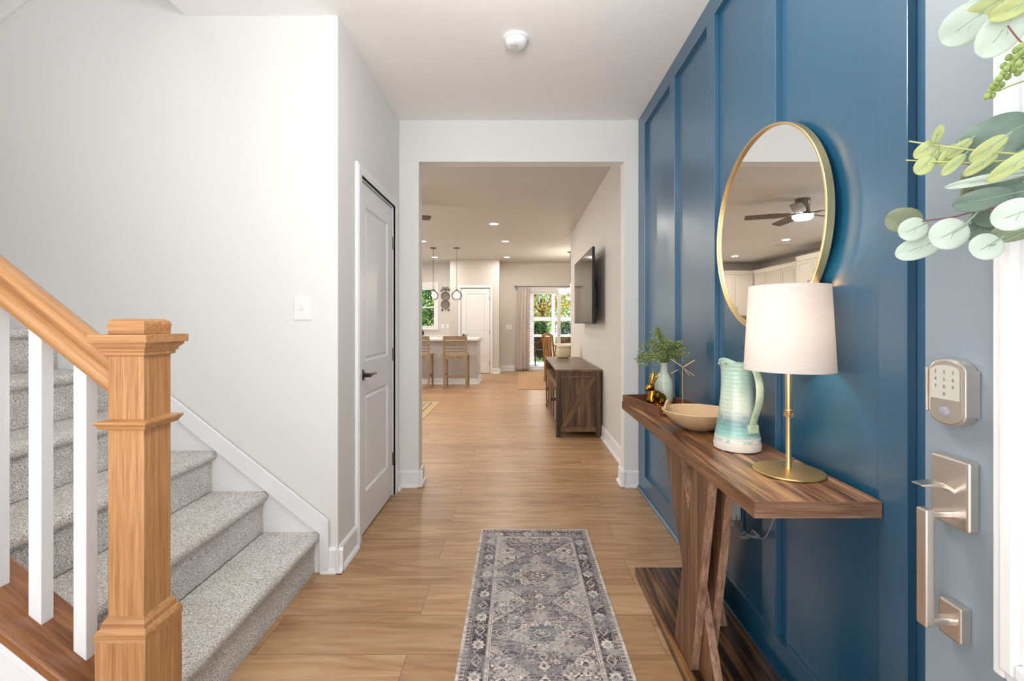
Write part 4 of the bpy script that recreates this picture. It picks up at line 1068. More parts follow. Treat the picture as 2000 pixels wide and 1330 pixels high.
# woven crock on the console
bk = thing('lidded_crock', (.64, 6.56, CH), 'small cream lidded crock at the far end of the media console', 'container')
def rr(p, a, r, z):   # squarish
    k = 1/(abs(math.cos(a))**4+abs(math.sin(a))**4)**.25
    return [bk.location.x+(p[0]-bk.location.x)*k, bk.location.y+(p[1]-bk.location.y)*k, p[2]]
MB().lathe([(0, .0005), (.07, .0005), (.086, .012), (.089, .018), (.092, .024), (.098, .06), (.097, .12), (.088, .145), (.0, .147)], (.64, 6.56, CH), 32, rr).build('crock_body', 'basket_clay', bk, smooth=True)
MB().lathe([(.09, .1475), (.092, .152), (.092, .166), (.08, .176), (.02, .18), (0, .18)], (.64, 6.56, CH), 32, rr).build('crock_lid', 'basket_clay', bk, smooth=True)
# rugs
def living_col(u, v, Wd, Ln):
    e = np.minimum(np.minimum(u, Wd-u), np.minimum(v, Ln-v)); n = len(u); tan, gr, dk = LC(190, 168, 128), LC(168, 158, 142), LC(104, 100, 98)
    C = np.tile(gr, (n, 1)); p = vnoise(u, v, 14, 2)*.5+vnoise(u, v, 34, 3)*.5
    C[p > .5] = dk; C[p > .62] = tan; C[e < .2] = tan; C[(e < .12) & (e > .1)] = dk; C[(e < .2) & (e > .185)] = dk
    return C*(.85+.3*vnoise(u, v, 80, 4))[:, None]
grid_rug('area_rug', -3.6, -1.2, 4.7, 7.12, 240, 240, living_col, 'tan bordered area rug with grey pattern in the living room')
tr2 = box(-.01, 2.55, 8.42, 11.45, .0005, .012).build('dining_rug', 'tan_rug', bev=.003); tag(tr2, 'plain tan rug under the dining table', 'rug')
# ceiling fan
FX, FY = -1.72, 5.65
cf = thing('ceiling_fan', (FX, FY, 2.49), 'flush ceiling fan with five dark blades and a lit disc lamp', 'ceiling fan')
MB().lathe([(0, 0), (.085, 0), (.085, -.04), (.078, -.05), (.078, -.16), (.10, -.175), (.10, -.20), (0, -.20)], (FX, FY, H-.0003), 36).build('motor_housing', 'pendant_metal', cf, smooth=True)
MB().lathe([(0, -.2005), (.115, -.2005), (.115, -.225), (.10, -.24), (0, -.246)], (FX, FY, H), 36).build('light_disc', 'fan_light', cf, smooth=True)
for k in range(5):
    a = math.radians(20+72*k); w = MB(); w.T = Matrix.Translation((FX, FY, H-.185)) @ Matrix.Rotation(a, 4, 'Z') @ Matrix.Rotation(math.radians(-12), 4, 'X')
    w.prism([(.14, -.05), (.3, -.068), (.62, -.062), (.645, -.045), (.645, .045), (.62, .062), (.3, .068), (.14, .05)], 'z', -.004, .004)
    bl = w.build('fan_blade', 'fan_blade', cf)
    w = MB(); w.T = Matrix.Translation((FX, FY, H-.185)) @ Matrix.Rotation(a, 4, 'Z'); w.box(.09, .2, -.018, .018, -.007, .007); w.build('blade_bracket', 'pendant_metal', bl, bev=.002)
lamp('fan_lamp', (FX, FY, H-.2495), 30, .09, (1, .95, .88), disc=True)
# downlights
dls = [(-.369, 7.06, 'nearest recessed ceiling light in the row above the walkway'), (-.238, 8.57, 'second recessed ceiling light in the row above the walkway'), (-.26, 10.64, 'farthest recessed ceiling light in the row above the walkway'),
       (-1.78, 8.57, 'recessed ceiling light just left of the pendants'), (-1.93, 10.65, 'recessed ceiling light over the kitchen beyond the pendants'),
       (-3.12, 8.41, 'recessed kitchen ceiling light seen in the mirror, beneath the fan'), (-3.16, 10.48, 'recessed kitchen ceiling light seen in the mirror, farthest left')]
first = None
for (x, y, lb) in dls:
    if first is None:
        first = thing('recessed_light', (0, 0, 0), 'x', 'light', 'recessed ceiling lights')
        MB().lathe([(.062, -.0002), (.082, -.0002), (.080, -.005), (.064, -.006), (.062, -.0002)], (0, 0, 0), 32).build('light_trim', 'white_plastic', first, smooth=True)
        MB().lathe([(0, -.0035), (.0615, -.0035), (.0615, -.0005), (0, -.0005)], (0, 0, 0), 32).build('light_lens', 'downlight', first)
        o = first
    else: o = copy_tree(first)
    o.location = (x, y, H); o['label'] = lb
    lamp('downlight_lamp', (x, y, H-.0045), 19 if x < -3 else 13, .06, (1, .93, .84), disc=True)
for k, (x, y, lb) in enumerate(((1.12, 11.2, 'white ceiling vent near the chandelier'), (-3.4, 9.0, 'white ceiling vent over the kitchen, seen in the mirror'))):
    v_ = thing('ceiling_vent', (x, y, H-.01), lb, 'vent', 'ceiling vents')
    box(x-.15, x+.15, y-.08, y+.08, H-.006, H-.0003).build('vent_frame', 'vent', v_, bev=.002)
    w = MB()
    for j in range(7): w.box(x-.13, x+.13, y-.064+j*.02, y-.056+j*.02, H-.010, H-.0062)
    w.build('vent_slats', 'vent', v_)

# ================================================================== KITCHEN
IX0, IX1, IY0, IY1 = -3.5, -.818, 9.2, 10.0
isl = thing('kitchen_island', (-2.1, 9.6, 0), 'pale grey kitchen island with a white trim base', 'island')
box(IX0, IX1, IY0, IY1, .001, .872).build('island_body', 'island_grey', isl)
w = MB(); w.prism(baseprof(IY0, -1, .11), 'x', IX0-.03, IX1+.03).prism(baseprof(IX1, 1, .11), 'y', IY0-.03, IY1); w.build('base_trim', 'white', isl)
box(IX1-.01, IX1+.014, IY0-.014, IY0+.06, .1, .80).build('corner_trim', 'island_grey', isl, bev=.002)
MB().prism([(IX1+.0, .872), (IX1+.012, .872), (IX1+.002, .80), (IX1, .80)], 'y', IY0-.01, IY1).build('counter_moulding', 'island_grey', isl)
ic = box(IX0-.03, -.778, 8.97, 10.06, .8725, .912).build('island_countertop', 'quartz', bev=.004); tag(ic, 'white stone countertop on the kitchen island', 'countertop')
# stools
def make_stool():
    r = thing('counter_stool', (0, 0, 0), 'x', 'stool', 'wooden counter stools at the island')
    # faces +y (towards island); back at y<0
    w_, d_ = .205, .20; sh_ = .625
    for s in (-1, 1):
        MB().prism([(-.19, .0), (-.155, .0), (-.165, .60), (-.195, .60)], 'x', s*w_-.02, s*w_+.02).build('leg', 'stool_wood', r, bev=.003)   # rear legs below seat
        w = MB(); w.prism([(.17, 0), (.205, 0), (.185, .60), (.145, .60)], 'x', s*w_-.018, s*w_+.018); w.build('leg', 'stool_wood', r, bev=.003)
        w = MB(); w.prism([(-.195, .60), (-.16, .60), (-.205, .97), (-.232, .97)], 'x', s*w_-.018, s*w_+.018); w.build('back_post', 'stool_wood', r, bev=.003)
        box(s*w_-.012, s*w_+.012, -.165, .16, .22, .25).build('side_stretcher', 'stool_wood', r, bev=.002)
    # curved seat
    w = MB(); rows = []
    for i in range(13):
        x = -.235+.47*i/12; dz = .022*((x/.235)**2)-.012
        rows.append([w.v((x, -.195, sh_+dz)), w.v((x, .215, sh_+dz*.6+.004)), w.v((x, .215, sh_+dz*.6-.024)), w.v((x, -.195, sh_+dz-.028))])
    for A, B in zip(rows, rows[1:]):
        for k in range(4): w.face([A[k], A[(k+1) % 4], B[(k+1) % 4], B[k]])
    w.face(rows[0]); w.face(rows[-1]); w.build('seat', 'stool_wood', r, smooth=True)
    box(-.19, .19, -.19, -.165, .545, .600).build('seat_apron', 'stool_wood', r, bev=.002)
    for z, hgt in ((.90, .075), (.845, .02), (.79, .02), (.735, .02), (.68, .02)):
        y = -.182-.105*((z-.6)/.9); w = MB(); N_ = 8
        ra = []
        for i in range(N_+1):
            x = -.19+.38*i/N_; c = -.018*(1-(x/.19)**2)
            ra.append([w.v((x, y+c-.008, z)), w.v((x, y+c+.008, z)), w.v((x, y+c+.002-.104*hgt, z+hgt)), w.v((x, y+c-.014-.104*hgt, z+hgt))])
        for A, B in zip(ra, ra[1:]):
            for k in range(4): w.face([A[k], A[(k+1) % 4], B[(k+1) % 4], B[k]])
        w.face(ra[0]); w.face(ra[-1]); w.build('back_slat', 'stool_wood', r, smooth=True)
    box(-.19, .19, -.178, -.158, .215, .245).build('stretcher', 'stool_wood', r, bev=.002)
    box(-.19, .19, .165, .185, .17, .20).build('stretcher', 'stool_wood', r, bev=.002)
    return r
s1_ = make_stool(); s1_.location = (-1.165, 8.72, .001); s1_['label'] = 'light wood slatted counter stool nearest the end of the island'; s1_.rotation_euler = (0, 0, 0)
s2_ = copy_tree(s1_); s2_.location = (-1.86, 8.72, .001); s2_['label'] = 'light wood counter stool partly hidden by the opening edge'
# pendants
pf_ = None
for k, (x, lb) in enumerate(((-1.72, 'left glass globe pendant over the island, before the window'), (-1.245, 'right glass globe pendant over the island, before the pantry wall'))):
    if pf_ is None:
        r = thing('pendant_light', (0, 0, 0), 'x', 'pendant light', 'glass globe pendants over the island')
        MB().lathe([(0, 0), (.062, 0), (.062, -.014), (.05, -.022), (.008, -.026), (.005, -.03), (.005, -.84), (.022, -.845), (.03, -.86), (.055, -.875), (.058, -.885), (0, -.886)], (0, 0, -.0005), 28).build('pendant_stem', 'pendant_metal', r, smooth=True)
        MB().lathe([(.055, -.886), (.088, -.91), (.105, -.95), (.105, -.985), (.09, -1.025), (.06, -1.05), (.0, -1.062)], (0, 0, 0), 32).build('glass_globe', 'globe', r, smooth=True)
        MB().lathe([(0, -.89), (.014, -.89), (.022, -.93), (.032, -.965), (.028, -.99), (.0, -1.005)], (0, 0, 0), 20).build('light_bulb', 'bulb', r, smooth=True)
        pf_ = r
    else: r = copy_tree(pf_)
    r.location = (x, 9.33, H); r['label'] = lb
    lamp('pendant_lamp', (x, 9.33, H-.965), 5, .02, (1, .86, .70))
# scroll plates on the kitchen wall
sw = thing('plate_wall_decor', (-1.855, YF, 1.5), 'scrolled iron wall hanger holding two round metal plates', 'wall decor')
dx0 = -1.855
def wdisc(w, cx, cz, r, y):
    w.T = Matrix.Translation((cx, y, cz)) @ Matrix.Rotation(PI/2, 4, 'X'); w.lathe([(0, 0), (r, 0), (r, .012), (r*.9, .018), (r*.72, .006), (r*.3, .006), (0, .01)], seg=32); w.T = Matrix.Identity(4)
for z in (1.905, 1.69):
    w = MB(); wdisc(w, dx0, z, .112, YF-.012); w.build('metal_plate', 'plate_metal', sw, smooth=True)
w = MB()
def spiral(cx, cz, r, a0, turns, dr):
    return [(cx+(r*(1-dr*t))*math.cos(a0+turns*2*PI*t), YF-.012, cz+(r*(1-dr*t))*math.sin(a0+turns*2*PI*t)) for t in [k/24 for k in range(25)]]
for s in (-1, 1):
    for (cx, cz, r_, a0, tn_) in ((dx0+s*.045, 2.10, .04, -PI/2, 1.2), (dx0+s*.10, 2.045, .032, 0, 1.2), (dx0+s*.085, 1.545, .032, PI/2, 1.2), (dx0+s*.03, 2.06, .03, PI, 1.0)):
        w.tube(spiral(cx, cz, r_, a0, tn_*s, .75), .006, 6)
w.tube([(dx0, YF-.008, 1.52), (dx0, YF-.008, 2.12)], .006, 6)
w.build('scroll_frame', 'bronze', sw, smooth=True)
# window_1
wd1 = thing('window_1', ((WX0+WX1)/2, YF+.06, WZ0), 'white kitchen window looking onto green leaves', 'window'); del wd1['category']; wd1['kind'] = 'structure'
def yframe(w, y0, y1, xa, xb, za, zb, wd):
    w.box(xa, xa+wd, y0, y1, za, zb).box(xb-wd, xb, y0, y1, za, zb).box(xa+wd, xb-wd, y0, y1, za, za+wd).box(xa+wd, xb-wd, y0, y1, zb-wd, zb); return w
yframe(MB(), YF-.016, YF-.0005, WX0-.055, WX1+.055, WZ0-.055, WZ1+.055, .062).build('window_casing', 'white', wd1, bev=.003)
zm = 1.60
yframe(MB(), YF+.03, YF+.10, WX0, WX1, WZ0, WZ1, .035).build('window_frame', 'white', wd1, bev=.002)
yframe(MB(), YF+.035, YF+.065, WX0+.035, WX1-.035, WZ0+.035, zm+.03, .03).build('lower_sash', 'white', wd1, bev=.002)
yframe(MB(), YF+.068, YF+.095, WX0+.035, WX1-.035, zm-.0, WZ1-.035, .03).build('upper_sash', 'white', wd1, bev=.002)
box(WX0-.08, WX1+.08, YF-.06, YF+.03, WZ0-.03, WZ0-.0002).build('window_sill', 'white', wd1, bev=.004)
box(WX0+.065, WX1-.065, YF+.048, YF+.052, WZ0+.065, zm).build('window_pane', 'pane', wd1)
box(WX0+.065, WX1-.065, YF+.080, YF+.084, zm+.03, WZ1-.065).build('window_pane', 'pane', wd1)
bl = thing('window_blind', ((WX0+WX1)/2, YF+.012, 2.06), 'white raised blind at the top of the kitchen window', 'blind')
box(WX0+.004, WX1-.004, YF+.002, YF+.028, 2.155, 2.197).build('headrail', 'white', bl, bev=.003)
w = MB()
for k in range(10): w.box(WX0+.008, WX1-.008, YF+.003, YF+.026, 2.062+k*.0092, 2.068+k*.0092)
w.build('slats', 'white', bl)
# back counter and cabinets
box(-4.0, BX0-.002, YF-.62, YF-.02, .1, .872)
bc = thing('base_cabinet', (-2.85, 11.45, 0), 'white kitchen base cabinet run along the far wall', 'cabinet')
box(-3.78, BX0-.003, YF-.60, YF-.02, .09, .872).build('cabinet_body', 'cabinet', bc)
box(-3.78, BX0-.003, YF-.55, YF-.02, .001, .0895).build('toe_kick', 'cabinet', bc)
for k in range(4):
    xa = -3.77+k*.53; w = MB(); yframe(w, YF-.62, YF-.6005, xa, xa+.52, .10, .70, .06); w.box(xa+.06, xa+.46, YF-.612, YF-.6005, .16, .64); d = w.build('cabinet_door', 'cabinet', bc, bev=.002)
    w = MB(); w.box(xa, xa+.52, YF-.62, YF-.6005, .71, .865); w.build('drawer', 'cabinet', bc, bev=.003)
o = MB().box(-4.38, BX0-.003, YF-.64, YF-.002, .8725, .912).build('back_countertop', 'quartz', bev=.003); tag(o, 'white counter along the far kitchen wall under the window', 'countertop')
bc2 = thing('base_cabinet', (-4.08, 8.6, 0), 'white kitchen base cabinet run along the left wall', 'cabinet')
box(-4.38, -3.80, 6.15, YF-.65, .09, .872).build('cabinet_body', 'cabinet', bc2)
for k in range(8):
    ya = 6.16+k*.61; w = MB(); rectframe(w, -3.7995, -3.78, ya, ya+.6, .10, .70, .06); w.build('cabinet_door', 'cabinet', bc2, bev=.002)
o = MB().box(-4.38, -3.76, 6.12, YF-.645, .8725, .912).build('side_countertop', 'quartz', bev=.003); tag(o, 'white counter along the left kitchen wall', 'countertop')
bt = thing('soap_bottle', (-2.335, 11.25, .912), 'small dark bottle on the counter below the window', 'bottle')
MB().lathe([(0, .0005), (.035, .0005), (.036, .09), (.02, .105), (.012, .11), (.012, .125), (0, .125)], (-2.335, 11.25, .912), 20).build('bottle_body', 'black', bt, smooth=True)
w = MB(); w.tube([(-2.335, 11.25, 1.037), (-2.335, 11.25, 1.07), (-2.36, 11.24, 1.072)], .005, 6); w.build('pump', 'pendant_metal', bt, smooth=True)
bt = thing('soap_bottle', (-2.44, 11.28, .912), 'low dark container left of the dark bottle on the counter', 'bottle')
MB().lathe([(0, .0005), (.04, .0005), (.04, .07), (.03, .08), (0, .08)], (-2.44, 11.28, .912), 20).build('bottle_body', 'black', bt, smooth=True)
# upper cabinets on the left wall (seen in the mirror)
def upper(x0, x1, y0, y1, z0, z1, face, ndoor, label, group='upper kitchen cabinets'):
    """face 'x' = front at x1 facing +x ; face 'y' = front at y0 facing -y"""
    r = thing('wall_cabinet', ((x0+x1)/2, (y0+y1)/2, z0), label, 'cabinet', group)
    box(x0, x1, y0, y1, z0, z1).build('cabinet_body', 'cabinet', r)
    if face == 'x':
        MB().prism([(x1, z1-.05), (x1+.02, z1-.05), (x1+.05, z1+.03), (x1+.05, z1+.05), (x1-.05, z1+.05), (x1-.05, z1+.0005), (x1, z1+.0005)], 'y', y0, y1).build('crown_moulding', 'cabinet', r)
        L_ = (y1-y0)/ndoor
        for k in range(ndoor):
            a, c = y0+k*L_+.003, y0+(k+1)*L_-.003; w = MB(); rectframe(w, x1+.0003, x1+.02, a, c, z0+.003, z1-.055, .06); w.box(x1+.0003, x1+.010, a+.06, c-.06, z0+.063, z1-.115)
            d = w.build('cabinet_door', 'cabinet', r, bev=.0015)
            hy = c-.03 if k % 2 == 0 else a+.03
            MB().tube([(x1+.021, hy, z0+.06), (x1+.045, hy, z0+.06), (x1+.045, hy, z0+.20), (x1+.021, hy, z0+.20)], .005, 6).build('pull_handle', 'pendant_metal', d)
    else:
        MB().prism([(y0, z1-.05), (y0-.02, z1-.05), (y0-.05, z1+.03), (y0-.05, z1+.05), (y0+.05, z1+.05), (y0+.05, z1+.0005), (y0, z1+.0005)], 'x', x0, x1).build('crown_moulding', 'cabinet', r)
        L_ = (x1-x0)/ndoor
        for k in range(ndoor):
            a, c = x0+k*L_+.003, x0+(k+1)*L_-.003; w = MB(); yframe(w, y0-.02, y0-.0003, a, c, z0+.003, z1-.055, .06); w.box(a+.06, c-.06, y0-.010, y0-.0003, z0+.063, z1-.115)
            d = w.build('cabinet_door', 'cabinet', r, bev=.0015)
            hx2 = c-.03 if k % 2 == 0 else a+.03
            MB().tube([(hx2, y0-.021, z0+.06), (hx2, y0-.045, z0+.06), (hx2, y0-.045, z0+.20), (hx2, y0-.021, z0+.20)], .005, 6).build('pull_handle', 'pendant_metal', d)
    return r
ZU0, ZU1 = 1.40, 2.46
upper(-4.06, -3.14, 11.42, YF-.002, ZU0, ZU1, 'y', 2, 'white two door upper cabinet on the far wall, left in the mirror')
upper(-4.398, -4.065, 10.85, 11.36, ZU0, ZU1, 'x', 1, 'narrow white upper cabinet at the kitchen corner')
upper(-4.398, -4.065, 10.20, 10.845, ZU0, ZU1, 'x', 1, 'single door white upper cabinet beside the corner one')
upper(-4.398, -4.065, 9.36, 10.195, ZU0, ZU1, 'x', 2, 'double door white upper cabinet beside the tall deep one')
upper(-4.398, -3.78, 8.30, 9.14, 1.83, 2.48, 'x', 2, 'deep white cabinet above the refrigerator space')
upper(-4.398, -4.065, 7.4, 8.29, ZU0, ZU1, 'x', 2, 'double door white upper cabinet nearest the living room')
sb_ = box(-4.399, -4.388, 7.0, YF-.002, .913, 1.399).build('backsplash', 'tan_rug', keep=True); sb_['kind'] = 'structure'; sb_.name = 'trim_40'
M['tile'] = plain('tile', srgb(205, 190, 170), .25); sb_.data.materials[0] = M['tile']
o = box(-4.387, -3.1, YF-.012, YF-.001, .913, 1.399).build('trim_41', 'tile', keep=True); o['kind'] = 'structure'

# ================================================================== DINING
DX, DY = 1.2, 9.85
dt = thing('dining_table', (DX, DY, 0), 'round light wood dining table under the chandelier', 'table')
MB().lathe([(0, .73), (.50, .73), (.515, .738), (.52, .75), (.515, .762), (0, .765)], (DX, DY, 0), 48).build('tabletop', 'table_wood', dt, smooth=True)
MB().lathe([(0, .7295), (.09, .7295), (.07, .66), (.055, .5), (.075, .35), (.06, .2), (.09, .12), (.09, .08), (0, .08)], (DX, DY, 0), 24).build('pedestal', 'table_wood', dt, smooth=True)
for k in range(4):
    a = PI/4+k*PI/2; MB().tube([(DX+.05*math.cos(a), DY+.05*math.sin(a), .14), (DX+.25*math.cos(a), DY+.25*math.sin(a), .07), (DX+.36*math.cos(a), DY+.36*math.sin(a), .034)], [.035, .028, .022], 8).build('foot', 'table_wood', dt, smooth=True)
dc = thing('dining_chair', (0, 0, 0), 'brown wooden dining chair with an arched slatted back at the round table', 'chair')
for s in (-1, 1):
    box(s*.17-.018, s*.17+.018, .15, .186, 0.0, .438).build('leg', 'chair_wood', dc, bev=.003)
    MB().prism([(-.20, 0), (-.165, 0), (-.165, .46), (-.225, .95), (-.25, .95), (-.2, .46)], 'x', s*.18-.018, s*.18+.018).build('leg', 'chair_wood', dc, bev=.003)
box(-.21, .21, -.20, .21, .4385, .465).build('seat', 'chair_wood', dc, bev=.008)
w = MB(); ra = []
for i in range(13):
    x = -.2+.4*i/12; z = .90+.05*(1-(x/.2)**2); ra.append([w.v((x, -.252, z)), w.v((x, -.226, z)), w.v((x, -.232, z+.06)), w.v((x, -.256, z+.06))])
for A, B in zip(ra, ra[1:]):
    for k in range(4): w.face([A[k], A[(k+1) % 4], B[(k+1) % 4], B[k]])
w.face(ra[0]); w.face(ra[-1]); w.build('crest_rail', 'chair_wood', dc, smooth=True)
for k in range(4):
    x = -.105+.07*k; MB().prism([(-.205, .466), (-.19, .466), (-.232, .93), (-.248, .93)], 'x', x-.02, x+.02).build('back_slat', 'chair_wood', dc, bev=.002)
dc.location = (.80, 9.42, .0125); dc.rotation_euler = (0, 0, math.radians(-62))
ch = thing('chandelier', (1.12, 9.87, 1.75), 'brushed metal chandelier with upturned lit glass shades over the dining table', 'chandelier')
cx, cy = 1.12, 9.87
MB().lathe([(0, 0), (.065, 0), (.06, -.02), (.01, -.03), (.006, -.04), (.006, -.80), (.02, -.81), (.028, -.86), (.02, -.93), (.035, -.96), (.02, -.99), (0, -1.0)], (cx, cy, H-.0005), 24).build('stem', 'pendant_metal', ch, smooth=True)
for k in range(5):
    a = math.radians(196+72*k); u = Vector((math.cos(a), math.sin(a), 0)); c0 = Vector((cx, cy, 0))
    MB().tube(smooth_pts([c0+u*.02+Vector((0, 0, 1.80)), c0+u*.08+Vector((0, 0, 1.76)), c0+u*.16+Vector((0, 0, 1.775)), c0+u*.2+Vector((0, 0, 1.83))], 5), .007, 8).build('arm', 'pendant_metal', ch, smooth=True)
    q = c0+u*.2
    MB().lathe([(0, 1.832), (.03, 1.832), (.045, 1.85), (.062, 1.88), (.072, 1.92), (.085, 1.945), (.081, 1.945), (.066, 1.915), (.055, 1.88), (0, 1.85)], (q.x, q.y, 0), 24).build('glass_shade', 'shade_glow', ch, smooth=True)
MB().lathe([(0, 1.70), (.03, 1.71), (.05, 1.735), (.045, 1.755), (0, 1.76)], (cx-.04, cy-.02, 0), 20).build('lower_glass', 'shade_glow', ch, smooth=True)
lamp('chandelier_lamp', (cx+.06, cy, 2.02), 30, .04, (1, .88, .72))
# curtain
cu = thing('curtain', (.10, YF-.09, 0), 'long taupe curtain panel hanging left of the patio door', 'curtain')
w = MB(); rows = []; NZ = 26; NX = 90
for j in range(NZ+1):
    t = j/NZ; z = 2.115-2.103*t; wdt = .30+.07*t; xc = .145-.04*t; row = []
    for i in range(NX+1):
        s = i/NX; row.append(w.v((xc-wdt/2+wdt*s, YF-.085+(.022+.012*t)*math.sin(s*2*PI*4+.5*math.sin(3*t))+.006*math.sin(s*31+t*2), z)))
    rows.append(row)
for A, B in zip(rows, rows[1:]):
    for i in range(NX): w.face([A[i], A[i+1], B[i+1], B[i]])
o = w.build('curtain_panel', 'curtain', cu, smooth=True); q = o.modifiers.new('s', 'SOLIDIFY'); q.thickness = .004
cr = thing('curtain_rod', (1.2, YF-.085, 2.12), 'dark metal curtain rod with ball finials above the patio door', 'curtain rod')
w = MB(); w.tube([(-.04, YF-.085, 2.135), (2.42, YF-.085, 2.135)], .010, 12); w.build('rod', 'dark_nickel', cr, smooth=True)
for x in (-.065, 2.445): MB().ball((x, YF-.085, 2.135), .028, 16, 12).build('finial', 'dark_nickel', cr, smooth=True)
for x in (-.01, 2.39): box(x-.01, x+.01, YF-.08, YF-.0005, 2.12, 2.15).build('bracket', 'dark_nickel', cr)
# patio door (door_4)
pd = thing('door_4', ((PX0+PX1)/2, YF+.05, 0), 'white framed glass patio door to the garden', 'door'); del pd['category']; pd['kind'] = 'structure'
yframe(MB(), YF-.016, YF-.0005, PX0-.06, PX1+.06, -.07, PZ1+.06, .064).build('door_casing', 'white', pd, bev=.003)
yframe(MB(), YF+.01, YF+.11, PX0, PX1, .001, PZ1, .045).build('door_frame', 'white', pd, bev=.002)
yframe(MB(), YF+.06, YF+.10, PX0+.045, 1.09, .046, PZ1-.045, .055).build('fixed_sash', 'white', pd, bev=.003)
yframe(MB(), YF+.015, YF+.055, 1.0, PX1-.045, .046, PZ1-.045, .07).build('sliding_sash', 'white', pd, bev=.003)
box(PX0+.10, 1.035, YF+.078, YF+.084, .101, PZ1-.10).build('glass_pane', 'pane', pd)
box(1.07, PX1-.115, YF+.032, YF+.038, .116, PZ1-.115).build('glass_pane', 'pane', pd)
MB().tube([(1.03, YF+.014, .90), (1.03, YF-.02, .90), (1.03, YF-.02, 1.06), (1.03, YF+.014, 1.06)], .008, 8).build('door_handle', 'white', pd)

# ================================================================== GARDEN
tag(box(-14, 14, 11.871, 45, -.25, -.16).build('ground', 'grass', keep=True), 'lawn behind the house', None, None, 'structure')
tag(box(-2, 5, 11.872, 14.9, -.15, -.03).build('ground', 'patio', keep=True), 'pale patio slab outside the glass door', None, None, 'structure')
pr = thing('porch_screen_frame', (2.2, 14.6, -.03), 'white porch rails and post outside the patio door', 'porch frame')
for x in (1.055, 3.0): box(x, x+.10, 14.5, 14.6, -.029, 2.9).build('post', 'white', pr, bev=.004)
box(.505, 4.0, 14.51, 14.59, .78, .85).build('rail', 'white', pr)
box(.505, 4.0, 14.51, 14.59, 1.28, 1.40).build('rail', 'white', pr)
pb = box(.28, .50, 14.45, 14.67, -.029, 2.9).build('brick_pier', 'white_brick'); tag(pb, 'white painted brick pier outside left of the patio door', 'pier')
def bricks():
    m, nt, b, N, L = newmat('brick_white'); tc = N.new('ShaderNodeTexCoord'); mp = N.new('ShaderNodeMapping'); mp.inputs['Rotation'].default_value = (PI/2, 0, 0); L.new(tc.outputs['Object'], mp.inputs[0])
    br = N.new('ShaderNodeTexBrick'); br.inputs['Scale'].default_value = 1; br.inputs['Brick Width'].default_value = .2; br.inputs['Row Height'].default_value = .075; br.inputs['Mortar Size'].default_value = .006
    br.inputs['Color1'].default_value = srgb(235, 228, 222); br.inputs['Color2'].default_value = srgb(220, 208, 200); br.inputs['Mortar'].default_value = srgb(170, 160, 152)
    L.new(mp.outputs[0], br.inputs['Vector']); L.new(br.outputs['Color'], b.inputs['Base Color']); b.inputs['Roughness'].default_value = .9; M['brick'] = m
bricks(); pb.data.materials[0] = M['brick']
def foliage(root, c, r, n, size, mats, seed, shape='ball'):
    R = random.Random(seed); ws_ = [MB() for _ in mats]
    for _ in range(n):
        d = Vector((R.gauss(0, 1), R.gauss(0, 1), R.gauss(0, 1))).normalized(); k = R.uniform(.45, 1)**.5
        lump = 1+.18*noise.noise(d*2.5+Vector((seed, 0, 0)))*2
        p = Vector((c[0]+d.x*r[0]*k*lump, c[1]+d.y*r[1]*k*lump, c[2]+d.z*r[2]*k*lump))
        if p.z < .02: continue
        dd = (d*.5+Vector((R.gauss(0, 1), R.gauss(0, 1), R.gauss(0, 1)))).normalized()
        nn = noise.noise(p*1.3/max(r[0], .3)+Vector((seed, 7, 1)))
        i = min(len(mats)-1, max(0, int((nn+.5+R.uniform(-.2, .2))*len(mats))))
        leafquad(ws_[i], p, dd, Vector((R.gauss(0, 1), R.gauss(0, 1), R.gauss(0, 1))), size*R.uniform(.7, 1.4), size*R.uniform(.4, .8))
    for w_, m_ in zip(ws_, mats):
        if len(w_.b.verts): w_.build('foliage', m_, root)
def tree(x, y, label, cz_, r, n, size, mats, seed, trunk=.12, cat='tree', name='garden_tree', group='garden plants beyond the glass'):
    t = thing(name, (x, y, -.16), label, cat, group)
    w = MB(); w.tube(smooth_pts([(x, y, -.16), (x+.05, y, cz_*.4), (x-.04, y+.03, cz_)], 4), [trunk*(1-.5*k/8) for k in range(9)], 8)
    R = random.Random(seed)
    for k in range(5):
        a = R.uniform(0, 6.28); w.tube([(x, y, cz_*.6+.1*k), (x+math.cos(a)*r[0]*.6, y+math.sin(a)*r[1]*.6, cz_+R.uniform(-.2, .5)*r[2])], [trunk*.4, trunk*.12], 6)
    w.build('trunk', 'bark', t, smooth=True); foliage(t, (x, y, cz_), r, n, size, mats, seed)
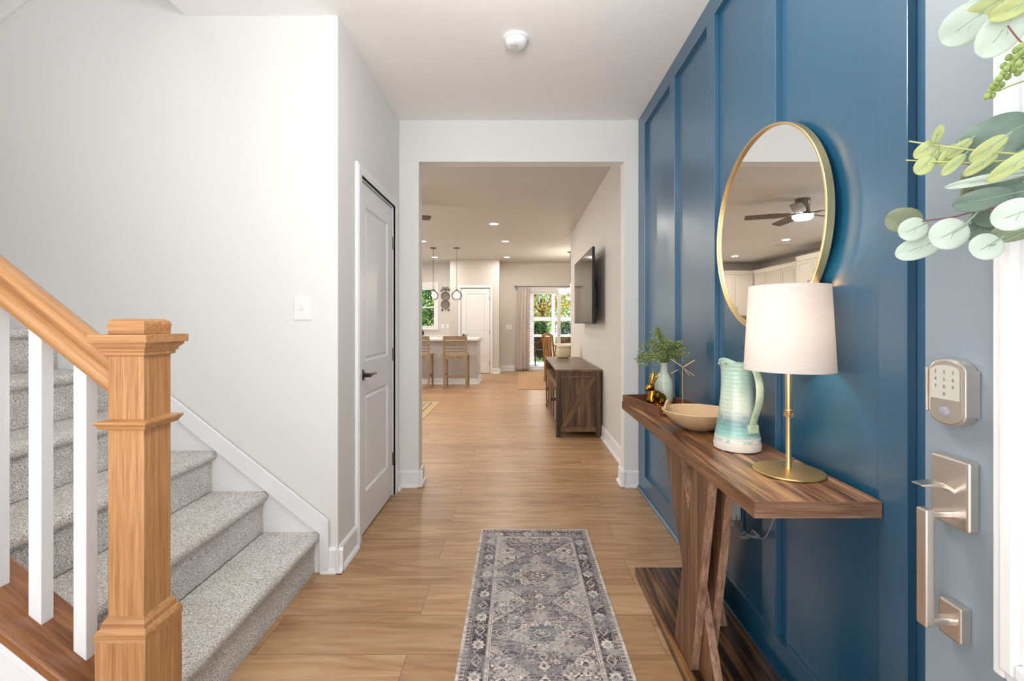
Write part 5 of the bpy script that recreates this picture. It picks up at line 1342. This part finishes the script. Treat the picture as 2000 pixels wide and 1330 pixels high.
tree(1.15, 22.0, 'golden leaved tree standing behind the porch rails', 2.4, (1.5, 1.2, 1.35), 3600, .12, ['tree_gold', 'tree_bright', 'tree_gold'], 1)
tree(3.3, 18.6, 'amber tree right of the patio door stile', 2.3, (1.0, .9, 1.2), 3400, .11, ['tree_gold', 'bark', 'tree_gold'], 2)
tree(.9, 27, 'bright green tree far behind the golden one', 2.2, (2.6, 1.8, 1.9), 3000, .17, ['tree_bright', 'tree_green', 'tree_bright'], 3)
tree(.80, 17.0, 'rounded dark green shrub above the porch rail', .70, (.34, .32, .66), 4200, .055, ['bush_dark', 'bush_dark', 'tree_green'], 4, .03, 'shrub', 'garden_shrub')
tree(1.95, 17.4, 'dark green shrub right of the porch post', .70, (.42, .36, .66), 3600, .055, ['bush_dark', 'tree_green'], 5, .03, 'shrub', 'garden_shrub')
tree(.85, 15.9, 'red leaved shrub below the porch rail', .36, (.42, .30, .40), 3800, .05, ['bush_red', 'bush_dark', 'bush_red'], 6, .02, 'shrub', 'garden_shrub')
tree(1.80, 16.3, 'dark low shrub behind the dining chair', .32, (.5, .30, .38), 2600, .05, ['bush_dark', 'bush_red'], 9, .02, 'shrub', 'garden_shrub')
tree(-3.6, 15.6, 'leafy green tree filling the kitchen window', 1.6, (1.3, .9, 1.1), 3600, .12, ['tree_green', 'bush_dark', 'tree_bright'], 7)
tree(-4.4, 19.0, 'pale green tree farther behind the kitchen window', 2.3, (1.7, 1.0, 1.6), 4200, .16, ['tree_bright', 'tree_green'], 8)
pc = thing('patio_chair', (.72, 13.4, -.03), 'black metal patio chair seen through the glass door', 'chair')
w = MB()
for x in (.50, .92):
    for y in (13.2, 13.6): MB().tube([(x, y, -.029), (x, y, .42 if y < 13.4 else .80)], .012, 8).build('leg', 'black', pc, smooth=True)
box(.49, .93, 13.19, 13.61, .4205, .44).build('seat', 'black', pc, bev=.004)
w = MB(); w.tube([(.50, 13.6, .79), (.92, 13.6, .79)], .012, 8)
for k in range(5): w.tube([(.56+k*.075, 13.6, .45), (.56+k*.075, 13.6, .79)], .006, 6)
w.build('backrest', 'black', pc, smooth=True)
